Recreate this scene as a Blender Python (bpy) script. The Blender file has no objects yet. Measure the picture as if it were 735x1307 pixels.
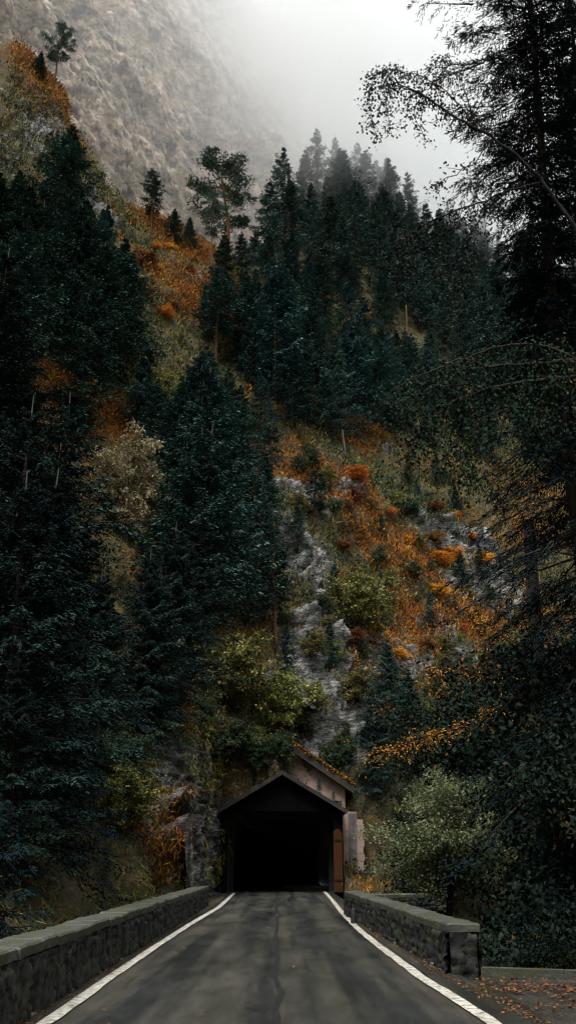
import bpy, bmesh, math, random
import numpy as np
from mathutils import Vector
from mathutils.bvhtree import BVHTree

random.seed(7)
sc = bpy.context.scene
COL = sc.collection
rad = math.radians

# ------------------------------------------------------------------ camera
F, CX, CY, HZ, VX, EYE = 1270.0, 367.5, 653.5, 1097.0, 359.0, 1.67
TH = math.atan((HZ - CY) / F)
PSI = math.atan((CX - VX) / F * math.cos(TH))
cam_d = bpy.data.cameras.new('camera')
cam = bpy.data.objects.new('camera', cam_d)
COL.objects.link(cam)
cam.location = (0, 0, EYE)
cam.rotation_euler = (math.pi / 2 + TH, 0, -PSI)
cam_d.sensor_fit = 'VERTICAL'
cam_d.sensor_height = 36.0
cam_d.lens = 36.0 * F / 1307.0
cam_d.clip_start = 0.1
cam_d.clip_end = 3000
sc.camera = cam


def ray(px, py):
    """viewing direction of a point of the photograph, used to survey the place"""
    u, v = (px - CX) / F, (CY - py) / F
    ct, st, cp, sp = math.cos(TH), math.sin(TH), math.cos(PSI), math.sin(PSI)
    return np.array([sp * ct + u * cp - v * sp * st, cp * ct - u * sp - v * cp * st, st + v * ct])


def survey(px, py, R):
    d = ray(px, py)
    return np.array([0, 0, EYE]) + d * (R / math.hypot(d[0], d[1]))


def at_y(px, py, Y):
    d = ray(px, py)
    return np.array([0, 0, EYE]) + d * (Y / d[1])


# ------------------------------------------------------------------ noise
def hash3(i, j, k, seed):
    n = (i * 374761393 + j * 668265263 + k * 2147483647 + seed * 1274126177) & 0xFFFFFFFF
    n = ((n ^ (n >> 13)) * 1274126177) & 0xFFFFFFFF
    n = (n ^ (n >> 16)) & 0xFFFFFFFF
    return n.astype(np.float64) / 0xFFFFFFFF


def vnoise(P, seed=0):
    P = np.asarray(P, dtype=np.float64)
    I = np.floor(P).astype(np.int64)
    f = P - I
    f = f * f * (3 - 2 * f)
    out = np.zeros(len(P))
    for a in (0, 1):
        wa = f[:, 0] if a else 1 - f[:, 0]
        for b in (0, 1):
            wb = f[:, 1] if b else 1 - f[:, 1]
            for c in (0, 1):
                wc = f[:, 2] if c else 1 - f[:, 2]
                out += wa * wb * wc * hash3(I[:, 0] + a, I[:, 1] + b, I[:, 2] + c, seed)
    return out * 2 - 1


def fbm(P, octv=4, seed=0, ridged=False):
    s, amp, tot = 0, 1.0, 0
    P = np.array(P, dtype=np.float64)
    for o in range(octv):
        n = vnoise(P + 17.3 * o, seed + o)
        if ridged:
            n = 1 - 2 * np.abs(n)
        s = s + n * amp
        tot += amp
        amp *= .5
        P = P * 2.03
    return s / tot


def unitv(v):
    return v / (np.linalg.norm(v, axis=-1, keepdims=True) + 1e-9)


def sstep(a, b, x):
    t = np.clip((x - a) / (b - a), 0, 1)
    return t * t * (3 - 2 * t)


def stepped(q, w):
    """broken ledges: plateaus with steep risers"""
    fl = np.floor(q)
    return fl + sstep(0, w, q - fl)


# ------------------------------------------------------------------ mesh helpers
def mesh_np(name, V, faces, mats, smooth=False, fattr=None, vattr=None, midx=None):
    """V (n,3); faces: list of int arrays, each (m,k)"""
    me = bpy.data.meshes.new(name)
    V = np.asarray(V, dtype=np.float32)
    me.vertices.add(len(V))
    me.vertices.foreach_set('co', V.ravel())
    loops = np.concatenate([f.ravel() for f in faces]).astype(np.int32)
    sizes = np.concatenate([np.full(len(f), f.shape[1]) for f in faces]).astype(np.int32)
    starts = np.concatenate([[0], np.cumsum(sizes)[:-1]]).astype(np.int32)
    me.loops.add(len(loops))
    me.loops.foreach_set('vertex_index', loops)
    me.polygons.add(len(sizes))
    me.polygons.foreach_set('loop_start', starts)
    try:
        me.polygons.foreach_set('loop_total', sizes)
    except Exception:
        pass
    for m in mats:
        me.materials.append(m)
    if midx is not None:
        me.polygons.foreach_set('material_index', np.asarray(midx, dtype=np.int32))
    me.update(calc_edges=True)
    if smooth:
        me.polygons.foreach_set('use_smooth', np.ones(len(sizes), dtype=bool))
    for dom, dct in (('FACE', fattr), ('POINT', vattr)):
        if dct:
            for k, arr in dct.items():
                a = me.attributes.new(k, 'FLOAT', dom)
                a.data.foreach_set('value', np.asarray(arr, dtype=np.float32))
    me.validate()
    return me


def link(name, me, parent=None, **props):
    o = bpy.data.objects.new(name, me)
    COL.objects.link(o)
    if parent is not None:
        o.parent = parent
    for k, v in props.items():
        o[k] = v
    return o


def thing(name, loc, label, category, group=None, rz=0.0, scale=1.0):
    o = bpy.data.objects.new(name, None)
    o.empty_display_size = .3
    COL.objects.link(o)
    o.location = loc
    o.rotation_euler = (0, 0, rz)
    o.scale = (scale,) * 3 if not isinstance(scale, tuple) else scale
    o['label'] = label
    o['category'] = category
    if group:
        o['group'] = group
    return o


class MB:
    """collects boxes, prisms and tubes for one mesh"""
    def __init__(s):
        s.V, s.F = [], []

    def add(s, V, F):
        n = sum(len(v) for v in s.V)
        s.V.append(np.asarray(V, float))
        s.F += [tuple(i + n for i in f) for f in F]

    def box(s, x0, x1, y0, y1, z0, z1):
        V = [(x, y, z) for z in (z0, z1) for y in (y0, y1) for x in (x0, x1)]
        s.add(V, [(0, 2, 3, 1), (4, 5, 7, 6), (0, 1, 5, 4), (2, 6, 7, 3), (0, 4, 6, 2), (1, 3, 7, 5)])

    def prism(s, pts, y0, y1):
        """polygon in XZ, extruded along Y"""
        n = len(pts)
        V = [(x, y0, z) for x, z in pts] + [(x, y1, z) for x, z in pts]
        F = [tuple(range(n)), tuple(range(2 * n - 1, n - 1, -1))]
        F += [(i, i + n, (i + 1) % n + n, (i + 1) % n) for i in range(n)]
        s.add(V, F)

    def tube(s, pts, rads, k=6):
        pts = np.asarray(pts, float)
        V = []
        for i, p in enumerate(pts):
            d = pts[min(i + 1, len(pts) - 1)] - pts[max(i - 1, 0)]
            d /= np.linalg.norm(d) + 1e-9
            a = np.cross(d, (0, 0, 1) if abs(d[2]) < .9 else (1, 0, 0))
            a /= np.linalg.norm(a)
            b = np.cross(d, a)
            for j in range(k):
                t = 2 * math.pi * j / k
                V.append(p + rads[i] * (a * math.cos(t) + b * math.sin(t)))
        F = [(i * k + j, i * k + (j + 1) % k, (i + 1) * k + (j + 1) % k, (i + 1) * k + j)
             for i in range(len(pts) - 1) for j in range(k)]
        F += [tuple(range(k))[::-1], tuple(range((len(pts) - 1) * k, len(pts) * k))]
        s.add(V, F)

    def mesh(s, name, mat, smooth=False, bevel=0):
        me = bpy.data.meshes.new(name)
        me.from_pydata([tuple(v) for v in np.concatenate(s.V)], [], s.F)
        me.materials.append(mat)
        if smooth:
            me.polygons.foreach_set('use_smooth', [True] * len(me.polygons))
        me.update()
        return me


# ------------------------------------------------------------------ materials
def mat(name):
    m = bpy.data.materials.new(name)
    m.use_nodes = True
    nt = m.node_tree
    nt.nodes.clear()
    out = nt.nodes.new('ShaderNodeOutputMaterial')
    b = nt.nodes.new('ShaderNodeBsdfPrincipled')
    nt.links.new(b.outputs[0], out.inputs[0])
    return m, nt, b


def N(nt, kind, **kw):
    n = nt.nodes.new('ShaderNode' + kind)
    for k, v in kw.items():
        if k in n.inputs.keys():
            n.inputs[k].default_value = v
        else:
            setattr(n, k, v)
    return n


def noise(nt, scale, detail=4, rough=.55, coord=None, dist=0):
    n = N(nt, 'TexNoise', Scale=scale, Detail=detail, Roughness=rough, Distortion=dist)
    if coord is not None:
        nt.links.new(coord, n.inputs['Vector'])
    return n.outputs['Fac']


def ramp(nt, src, stops, interp='LINEAR'):
    r = nt.nodes.new('ShaderNodeValToRGB')
    e = r.color_ramp.elements
    while len(e) < len(stops):
        e.new(.5)
    for el, (p, c) in zip(e, stops):
        el.position = p
        el.color = (*c, 1) if len(c) == 3 else c
    r.color_ramp.interpolation = interp
    nt.links.new(src, r.inputs[0])
    return r.outputs[0]


def mix(nt, fac, a, b, mode='MIX'):
    m = nt.nodes.new('ShaderNodeMix')
    m.data_type = 'RGBA'
    m.blend_type = mode
    for s, i in ((fac, 0), (a, 6), (b, 7)):
        if isinstance(s, (int, float)):
            m.inputs[i].default_value = s
        elif isinstance(s, tuple):
            m.inputs[i].default_value = (*s, 1)
        else:
            nt.links.new(s, m.inputs[i])
    return m.outputs[2]


def math_n(nt, op, a, b=None, clamp=False):
    m = nt.nodes.new('ShaderNodeMath')
    m.operation = op
    m.use_clamp = clamp
    for s, i in ((a, 0), (b, 1)):
        if s is None:
            continue
        if isinstance(s, (int, float)):
            m.inputs[i].default_value = s
        else:
            nt.links.new(s, m.inputs[i])
    return m.outputs[0]


def objco(nt, scale=(1, 1, 1), rot=(0, 0, 0)):
    t = nt.nodes.new('ShaderNodeTexCoord')
    mp = nt.nodes.new('ShaderNodeMapping')
    mp.inputs['Scale'].default_value = scale
    mp.inputs['Rotation'].default_value = rot
    nt.links.new(t.outputs['Object'], mp.inputs['Vector'])
    return mp.outputs[0]


def bump(nt, b, h, strength=.5, dist=.05):
    n = N(nt, 'Bump', Strength=strength, Distance=dist)
    nt.links.new(h, n.inputs['Height'])
    nt.links.new(n.outputs[0], b.inputs['Normal'])


def attr(nt, name):
    a = nt.nodes.new('ShaderNodeAttribute')
    a.attribute_name = name
    return a.outputs['Fac']


def foliage(name, stops, rough=.75, spec=.1, vary=.35, transl=0.0):
    """stops: ramp over the per-leaf tint"""
    m, nt, b = mat(name)
    oi = nt.nodes.new('ShaderNodeObjectInfo')
    base = ramp(nt, attr(nt, 'tint'), stops)
    v = math_n(nt, 'ADD', math_n(nt, 'MULTIPLY', oi.outputs['Random'], vary * 2), 1 - vary)
    hs = N(nt, 'HueSaturation')
    nt.links.new(base, hs.inputs['Color'])
    nt.links.new(v, hs.inputs['Value'])
    hshift = math_n(nt, 'ADD', math_n(nt, 'MULTIPLY', oi.outputs['Random'], .05), .475)
    nt.links.new(hshift, hs.inputs['Hue'])
    nt.links.new(hs.outputs[0], b.inputs['Base Color'])
    b.inputs['Roughness'].default_value = rough
    b.inputs['Specular IOR Level'].default_value = spec
    if transl:
        tr = nt.nodes.new('ShaderNodeBsdfTranslucent')
        nt.links.new(hs.outputs[0], tr.inputs[0])
        ms = nt.nodes.new('ShaderNodeMixShader')
        ms.inputs[0].default_value = transl
        nt.links.new(b.outputs[0], ms.inputs[1])
        nt.links.new(tr.outputs[0], ms.inputs[2])
        nt.links.new(ms.outputs[0], nt.nodes['Material Output'].inputs[0])
    return m


M = {}
M['needle'] = foliage('spruce_needles', [(0, (.018, .044, .04)), (.5, (.052, .108, .088)), (1, (.125, .19, .14))])
M['needle_far'] = foliage('ridge_needles', [(0, (.016, .04, .037)), (.5, (.05, .096, .08)), (1, (.12, .17, .13))])
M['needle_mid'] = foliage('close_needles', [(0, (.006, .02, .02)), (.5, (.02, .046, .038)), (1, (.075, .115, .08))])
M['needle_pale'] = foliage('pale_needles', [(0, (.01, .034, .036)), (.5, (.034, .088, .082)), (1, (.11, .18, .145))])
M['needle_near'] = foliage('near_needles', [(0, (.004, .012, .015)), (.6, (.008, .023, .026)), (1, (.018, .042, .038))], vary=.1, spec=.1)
M['needle_pine'] = foliage('pine_needles', [(0, (.015, .036, .026)), (.5, (.03, .06, .042)), (1, (.05, .09, .055))])
M['leaf_olive'] = foliage('olive_leaves', [(0, (.05, .062, .02)), (.5, (.17, .17, .05)), (1, (.42, .38, .13))], transl=.2)
M['leaf_lit'] = foliage('sage_leaves', [(0, (.035, .05, .025)), (.5, (.12, .15, .075)), (1, (.34, .36, .19))], transl=.25, vary=0)
M['leaf_green'] = foliage('green_leaves', [(0, (.018, .035, .02)), (.5, (.04, .07, .036)), (.9, (.1, .12, .055)), (1, (.3, .14, .04))], transl=.2)
M['leaf_pale'] = foliage('pale_yellow_leaves', [(0, (.2, .18, .08)), (.5, (.42, .38, .2)), (1, (.62, .56, .34))], transl=.2)
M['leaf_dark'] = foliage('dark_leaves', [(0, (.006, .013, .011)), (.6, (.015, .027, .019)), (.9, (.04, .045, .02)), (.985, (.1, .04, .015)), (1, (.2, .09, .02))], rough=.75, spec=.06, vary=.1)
M['leaf_birch'] = foliage('birch_leaves', [(0, (.006, .011, .01)), (.8, (.014, .02, .016)), (.97, (.03, .03, .015)), (1, (.3, .16, .02))], rough=.6, spec=.1, vary=0)
M['leaf_beech'] = foliage('beech_leaves', [(0, (.008, .02, .013)), (.6, (.022, .042, .024)), (.88, (.05, .065, .026)), (.985, (.1, .05, .015)), (1, (.2, .08, .02))], rough=.75, spec=.06, vary=0)
M['leaf_orange'] = foliage('orange_leaves', [(0, (.35, .12, .02)), (.5, (.62, .23, .035)), (1, (.75, .38, .07))], transl=.2)
M['leaf_rust'] = foliage('rust_leaves', [(0, (.08, .04, .02)), (.5, (.2, .085, .03)), (1, (.36, .18, .05))])


def bark_mat(name, c0, c1, moss=0):
    m, nt, b = mat(name)
    co = objco(nt, (6, 6, 1.2))
    n = noise(nt, 3, 6, .65, co)
    nt.links.new(ramp(nt, n, [(.3, c0), (.7, c1)]), b.inputs['Base Color'])
    b.inputs['Roughness'].default_value = .9
    b.inputs['Specular IOR Level'].default_value = .12
    bump(nt, b, n, .8, .04)
    return m


M['bark'] = bark_mat('spruce_bark', (.02, .017, .015), (.075, .06, .05))
M['bark_pine'] = bark_mat('pine_bark', (.05, .028, .018), (.2, .1, .06))
M['bark_grey'] = bark_mat('grey_bark', (.04, .038, .034), (.2, .19, .17))
M['bark_dark'] = bark_mat('dark_bark', (.008, .008, .008), (.03, .027, .024))


def ground_mat():
    m, nt, b = mat('mountain_ground')
    co = objco(nt)
    big = noise(nt, .12, 5, .6, co)
    mid = noise(nt, .9, 6, .65, co)
    fine = noise(nt, 6, 5, .7, co)
    grass = ramp(nt, mid, [(.3, (.02, .028, .014)), (.48, (.08, .075, .025)), (.68, (.24, .17, .05))])
    brack = ramp(nt, fine, [(.3, (.04, .022, .012)), (.52, (.22, .09, .02)), (.72, (.42, .2, .045))])
    om = math_n(nt, 'ADD', math_n(nt, 'MULTIPLY', attr(nt, 'orangew'), .75), math_n(nt, 'MULTIPLY', math_n(nt, 'SUBTRACT', mid, .5), 1.3), True)
    soil = mix(nt, om, grass, brack)
    # layered rock
    cs = objco(nt, (.6, .6, 1.7), (rad(18), rad(-32), 0))
    st = noise(nt, .9, 9, .74, cs)
    st2 = noise(nt, 3.6, 7, .75, cs)
    rock = ramp(nt, st, [(.38, (.01, .011, .013)), (.44, (.08, .08, .078)), (.52, (.3, .29, .27)), (.62, (.7, .68, .63))])
    rock = mix(nt, .6, rock, ramp(nt, st2, [(.4, (.15, .16, .18)), (.55, (1, 1, 1))]), 'MULTIPLY')
    rm = math_n(nt, 'ADD', attr(nt, 'rockw'), math_n(nt, 'MULTIPLY', math_n(nt, 'SUBTRACT', fine, .5), 1.2))
    rm = math_n(nt, 'ADD', rm, math_n(nt, 'MULTIPLY', math_n(nt, 'SUBTRACT', mid, .52), 2.2))
    rm = ramp(nt, rm, [(.45, (0, 0, 0)), (.6, (1, 1, 1))])
    nt.links.new(mix(nt, rm, soil, rock), b.inputs['Base Color'])
    nt.links.new(ramp(nt, rm, [(0, (.9, .9, .9)), (1, (.55, .55, .55))]), b.inputs['Roughness'])
    h = math_n(nt, 'ADD', math_n(nt, 'MULTIPLY', st2, 1.2), math_n(nt, 'ADD', fine, st))
    bump(nt, b, h, 1.0, .4)
    return m


def cliff_mat():
    m, nt, b = mat('cliff_rock')
    cs = objco(nt, (.4, .4, .95), (0, rad(-42), 0))
    st = noise(nt, .35, 9, .7, cs)
    st2 = noise(nt, 1.3, 8, .76, cs)
    vo = N(nt, 'TexVoronoi', Scale=.16, feature='DISTANCE_TO_EDGE')
    wp = nt.nodes.new('ShaderNodeVectorMath')
    nv = N(nt, 'TexNoise', Scale=.25, Detail=6)
    nt.links.new(cs, nv.inputs['Vector'])
    wp.operation = 'MULTIPLY_ADD'
    wp.inputs[1].default_value = (9, 9, 9)
    nt.links.new(nv.outputs['Color'], wp.inputs[0])
    nt.links.new(cs, wp.inputs[2])
    nt.links.new(wp.outputs[0], vo.inputs['Vector'])
    crk = ramp(nt, vo.outputs['Distance'], [(.0, (.3, .3, .32)), (.06, (1, 1, 1))])
    pt = noise(nt, .03, 5, .6, objco(nt), .3)
    rock = ramp(nt, st, [(.38, (.05, .048, .05)), (.44, (.26, .225, .2)), (.53, (.52, .45, .385)), (.64, (.78, .72, .65))])
    tone = ramp(nt, pt, [(.35, (.9, .86, .84)), (.6, (1.3, 1.18, 1.05))])
    rock = mix(nt, 1.0, rock, tone, 'MULTIPLY')
    rock = mix(nt, .75, rock, ramp(nt, st2, [(.36, (.35, .35, .37)), (.47, (1, 1, 1)), (.6, (1.45, 1.4, 1.34))]), 'MULTIPLY')
    rock = mix(nt, .8, rock, crk, 'MULTIPLY')
    moss = ramp(nt, noise(nt, .06, 7, .7, cs, 1), [(.6, (0, 0, 0)), (.7, (1, 1, 1))])
    rock = mix(nt, math_n(nt, 'MULTIPLY', moss, .5), rock, (.11, .1, .045))
    nt.links.new(rock, b.inputs['Base Color'])
    b.inputs['Roughness'].default_value = .85
    bump(nt, b, math_n(nt, 'ADD', st, st2), 1.0, 1.2)
    return m


def asphalt_mat(name='asphalt', base=.034):
    m, nt, b = mat(name)
    co = objco(nt)
    lon = objco(nt, (1.2, .04, 1))
    agg = noise(nt, 34, 5, .8, co)
    pat = noise(nt, .7, 7, .7, objco(nt, (1.3, .35, 1)))
    trk = noise(nt, 1.3, 4, .55, lon, .2)
    c = ramp(nt, agg, [(.33, (base * .3,) * 3), (.5, (base, base * .98, base * .92)), (.68, (base * 2.9, base * 2.8, base * 2.6))])
    c = mix(nt, .8, c, ramp(nt, noise(nt, 11, 4, .75, co), [(.35, (.55, .56, .55)), (.65, (1.35, 1.33, 1.28))]), 'MULTIPLY')
    worn = ramp(nt, trk, [(.42, (.35, .4, .4)), (.58, (1.75, 1.6, 1.32))])
    c = mix(nt, 1.0, c, worn, 'MULTIPLY')
    wet = ramp(nt, pat, [(.3, (1, 1, 1)), (.66, (0, 0, 0))])
    c = mix(nt, wet, c, mix(nt, 1.0, c, (.42, .5, .5), 'MULTIPLY'))
    nt.links.new(c, b.inputs['Base Color'])
    nt.links.new(ramp(nt, wet, [(0, (.55, .55, .55)), (1, (.24, .24, .24))]), b.inputs['Roughness'])
    bump(nt, b, agg, .8, .012)
    return m


def paint_mat():
    m, nt, b = mat('road_paint')
    co = objco(nt)
    n = noise(nt, 9, 8, .75, co)
    g = noise(nt, 1.1, 4, .6, co)
    w = ramp(nt, n, [(.38, (.05, .05, .045)), (.45, (.42, .4, .35)), (.6, (.74, .71, .64))])
    nt.links.new(mix(nt, 1.0, w, ramp(nt, g, [(.3, (.7, .68, .63)), (.7, (1, 1, 1))]), 'MULTIPLY'), b.inputs['Base Color'])
    b.inputs['Roughness'].default_value = .6
    bump(nt, b, n, .4, .006)
    return m


def stone_mat(name, c0, c1, c2, moss=.4, sc_=3.0, rough=.7, mosscol=(.03, .038, .018)):
    m, nt, b = mat(name)
    co = objco(nt)
    n = noise(nt, sc_, 8, .68, co, .3)
    f = noise(nt, sc_ * 9, 5, .7, co)
    mo = noise(nt, sc_ * .7, 5, .65, objco(nt, (1, 1, 1.6)))
    c = ramp(nt, n, [(.3, c0), (.5, c1), (.72, c2)])
    c = mix(nt, .6, c, ramp(nt, f, [(.3, (.4, .4, .4)), (.62, (1.1, 1.1, 1.1))]), 'MULTIPLY')
    mm = ramp(nt, mo, [(.62 - moss * .25, (0, 0, 0)), (.74 - moss * .25, (1, 1, 1))])
    c = mix(nt, mm, c, mosscol)
    nt.links.new(c, b.inputs['Base Color'])
    b.inputs['Roughness'].default_value = rough
    bump(nt, b, math_n(nt, 'ADD', n, math_n(nt, 'MULTIPLY', f, .5)), .7, .03)
    return m


def wood_mat(name, c0, c1, rot=(0, 0, 0)):
    m, nt, b = mat(name)
    co = objco(nt, (6, 6, .5), rot)
    n = noise(nt, 2.2, 7, .65, co, .4)
    nt.links.new(ramp(nt, n, [(.3, c0), (.7, c1)]), b.inputs['Base Color'])
    b.inputs['Roughness'].default_value = .9
    b.inputs['Specular IOR Level'].default_value = .1
    bump(nt, b, n, .5, .02)
    return m


M['ground'] = ground_mat()
M['cliff'] = cliff_mat()
M['asphalt'] = asphalt_mat()
M['verge'] = asphalt_mat('verge_asphalt', .028)
M['paint'] = paint_mat()
M['tar'], _nt, _b = mat('tar')
_b.inputs['Base Color'].default_value = (.006, .006, .007, 1)
_b.inputs['Roughness'].default_value = .5
bump(_nt, _b, noise(_nt, 40, 3, .6, objco(_nt)), .4, .01)
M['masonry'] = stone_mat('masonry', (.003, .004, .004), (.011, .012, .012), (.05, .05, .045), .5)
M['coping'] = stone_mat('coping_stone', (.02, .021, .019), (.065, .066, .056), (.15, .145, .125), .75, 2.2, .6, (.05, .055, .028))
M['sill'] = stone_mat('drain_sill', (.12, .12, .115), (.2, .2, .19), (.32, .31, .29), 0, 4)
M['render'] = stone_mat('pink_render', (.22, .145, .12), (.38, .26, .215), (.5, .37, .32), .1, 1.6, .85, (.08, .07, .05))
M['render_grey'] = stone_mat('grey_render', (.07, .065, .065), (.13, .12, .12), (.2, .17, .16), .2, 1.6, .85)
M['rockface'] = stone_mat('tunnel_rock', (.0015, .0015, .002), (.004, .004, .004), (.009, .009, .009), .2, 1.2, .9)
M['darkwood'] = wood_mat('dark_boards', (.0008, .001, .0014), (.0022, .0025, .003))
M['roofing'] = stone_mat('mossy_roof', (.01, .01, .01), (.022, .022, .021), (.045, .044, .04), .6, 1.5, .8, (.05, .035, .014))
M['rustdoor'] = wood_mat('brown_door', (.03, .012, .005), (.09, .036, .014))
M['railwood'] = wood_mat('rail_wood', (.02, .018, .016), (.07, .062, .055), (0, rad(90), 0))

# ------------------------------------------------------------------ terrain
ctrl = []


def C(px, py, R):
    ctrl.append(survey(px, py, R))


for px, lst in {
    -160: [(1230, 13), (1150, 17), (1000, 25), (800, 38), (600, 52), (300, 76), (50, 100)],
    0: [(1205, 19), (1150, 23), (1000, 33), (800, 47), (600, 63), (300, 88), (52, 116)],
    50: [(1180, 27), (1000, 38), (800, 52), (600, 68), (400, 87), (250, 103), (92, 122)],
    100: [(1165, 33), (1040, 40), (960, 43), (800, 58), (600, 76), (400, 95), (205, 122)],
    150: [(1150, 38), (1060, 42), (950, 46), (800, 61), (600, 80), (450, 96), (262, 126)],
    200: [(1143, 42), (1060, 44.5), (940, 48), (800, 64), (600, 84), (450, 102), (292, 129)],
    262: [(1140, 48), (1040, 50), (930, 53), (800, 70), (600, 92), (450, 113), (325, 134)],
    350: [(980, 61), (900, 66), (800, 78), (600, 102), (450, 127), (340, 155), (300, 185)],
    400: [(960, 62), (800, 82), (700, 92), (600, 106), (450, 136), (330, 175), (262, 225)],
    450: [(1040, 61), (940, 66), (800, 86), (700, 98), (600, 112), (450, 146), (330, 195), (270, 245)],
    550: [(1085, 72), (1000, 78), (900, 88), (800, 100), (650, 122), (500, 160), (380, 220), (310, 280)],
    650: [(1100, 85), (900, 105), (800, 118), (650, 142), (500, 190), (420, 245), (365, 300)],
    760: [(1120, 70), (1000, 95), (800, 130), (650, 160), (500, 215), (430, 270), (400, 320)],
    950: [(1130, 60), (900, 110), (600, 190), (430, 300)],
}.items():
    for py, R in lst:
        C(px, py, R)
    # behind the crest the ground falls away again
    c0 = survey(px, lst[-1][0], lst[-1][1])
    k = (lst[-1][1] + 45) / lst[-1][1]
    ctrl.append(np.array([c0[0] * k, c0[1] * k, c0[2] - 12]))
for x, y, z in [(-3, 8, -1.2), (-3.5, 22, -1.2), (-3.4, 36, -.6), (-3.6, 45, -.2), (0, 10, -1.2), (0, 30, -1.2), (0, 50, -.8),
                (2.5, 10, -.9), (8, 10, -.9), (5.5, 17, -1.6), (3, 25, -1.6), (3, 35, -1.6), (4, 48, -.5), (4.5, 58, .9), (0, -12, -1.2),
                (9, 25, -3), (9, 40, -3), (18, 20, -6), (20, 45, -6), (-6, -12, -1), (10, -12, -1), (30, 5, -6), (-14, 0, 0), (-30, 0, 8), (-60, 0, 25)]:
    ctrl.append(np.array([x, y, z], float))
ctrl = np.array(ctrl)


def rbf_fit(P, z, c=3.0):
    n = len(P)
    D = np.sqrt(((P[:, None] - P[None]) ** 2).sum(-1) + c * c)
    A = np.zeros((n + 3, n + 3))
    A[:n, :n] = D + np.eye(n) * -.15
    A[:n, n] = 1
    A[:n, n + 1:] = P
    A[n:, :n] = A[:n, n:].T
    w = np.linalg.solve(A, np.concatenate([z, [0, 0, 0]]))

    def ev(Q):
        out = np.zeros(len(Q))
        for i in range(0, len(Q), 40000):
            q = Q[i:i + 40000]
            d = np.sqrt(((q[:, None] - P[None]) ** 2).sum(-1) + c * c)
            out[i:i + 40000] = d @ w[:n] + w[n] + q @ w[n + 1:]
        return out
    return ev


hfun = rbf_fit(ctrl[:, :2], ctrl[:, 2])
az = np.concatenate([np.linspace(-75, -22, 30)[:-1], np.linspace(-22, 22, 430), np.linspace(22, 75, 30)[1:]])
RR = np.concatenate([[1.5, 4], np.geomspace(7, 30, 60)[:-1], np.geomspace(30, 150, 360)[:-1], np.geomspace(150, 420, 150)])
A, Rg = np.meshgrid(np.radians(az), RR)
GX, GY = (Rg * np.sin(A)).ravel(), (Rg * np.cos(A)).ravel()
GZ = hfun(np.stack([GX, GY], 1))
nR, nA = len(RR), len(az)
P0 = np.stack([GX, GY, GZ], 1)
# surface normal of the smooth ground
G3 = P0.reshape(nR, nA, 3)
n3 = np.cross(np.gradient(G3, axis=1), np.gradient(G3, axis=0))
n3 /= np.linalg.norm(n3, axis=2, keepdims=True) + 1e-9
n3 *= np.sign(n3[..., 2:3] + 1e-9)
slope = 1 - n3[..., 2].ravel()
nrm = n3.reshape(-1, 3)


idx = np.arange(nR * nA).reshape(nR, nA)
fq = np.stack([idx[:-1, :-1], idx[:-1, 1:], idx[1:, 1:], idx[1:, :-1]], -1).reshape(-1, 4)
bvh0 = BVHTree.FromPolygons([tuple(v) for v in P0], [tuple(f) for f in fq.tolist()])


def blobw(P, blobs):
    w = np.zeros(len(P))
    for px, py, rp, R, k in blobs:
        c = survey(px, py, R)
        hit = bvh0.ray_cast(Vector((0, 0, EYE)), Vector(ray(px, py)).normalized())[0]
        if hit is not None:
            c = np.array(hit)
            R = math.hypot(c[0], c[1])
        r = rp / F * R * 1.25
        d = np.sqrt(((P - c) ** 2 * np.array([1, .35, 1])).sum(1))
        w = np.maximum(w, k * (1 - sstep(.45 * r, 1.25 * r, d)))
    return w


rock_blobs = [(440, 890, 60, 72, .75), (400, 935, 55, 64, .8), (390, 740, 45, 88, .75), (385, 650, 50, 98, .8), (440, 655, 35, 102, .7),
              (400, 830, 50, 76, .7), (470, 840, 35, 82, .6), (590, 700, 60, 120, .75), (560, 830, 50, 96, .7), (320, 700, 40, 86, .6),
              (120, 965, 40, 43, .75), (200, 1085, 75, 44, 1.0), (262, 1050, 60, 49, 1.0), (265, 960, 45, 52, .8), (160, 1100, 40, 42, .8),
              (130, 275, 30, 124, .9), (620, 760, 50, 115, .7), (355, 640, 40, 98, .8), (430, 780, 60, 85, .7), (385, 700, 60, 92, .8), (395, 860, 60, 74, .8), (420, 950, 50, 64, .9), (500, 850, 40, 84, .6), (590, 760, 40, 105, .7), (545, 690, 40, 112, .5), (20, 150, 50, 108, .35), (220, 1000, 40, 47, .7),
              (300, 480, 30, 112, .4), (430, 520, 30, 128, .4), (500, 760, 30, 95, .45), (370, 900, 30, 66, .7)]
orange_blobs = [(220, 370, 70, 110, .8), (60, 495, 60, 76, .9), (20, 470, 50, 74, .8), (140, 540, 45, 82, .7), (430, 640, 60, 104, .9), (490, 700, 60, 100, .8),
                (520, 790, 45, 96, .9), (450, 760, 45, 90, .6), (40, 90, 80, 116, .7), (150, 1115, 45, 40, .9), (170, 1070, 30, 43, .7),
                (330, 520, 40, 115, .8), (265, 940, 40, 53, .8), (370, 930, 40, 64, .8), (430, 540, 60, 122, .9), (225, 310, 60, 126, .7),
                (440, 890, 30, 73, .7), (590, 800, 50, 100, .7), (480, 830, 40, 84, .6), (130, 1000, 60, 42, .4), (330, 900, 60, 66, .6)]
corr = (1 - sstep(3.5, 4.4, np.abs(GX - .1))) * (1 - sstep(52, 60, GY))
corr = np.maximum(corr, (1 - sstep(10, 14, GX)) * sstep(-4, -3.4, GX) * (1 - sstep(18, 22, GY)))
rockw = blobw(P0, rock_blobs) + sstep(.5, .72, slope) * .35 + fbm(P0 * .13, 4, 5) * .9 + .02
orangew = np.clip(blobw(P0, orange_blobs) + fbm(P0 * .11, 4, 9) * 1.0 + .08, 0, 1)
far = sstep(140, 190, Rg.ravel())
rockw = np.clip(rockw - far * .5, 0, 1)
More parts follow.
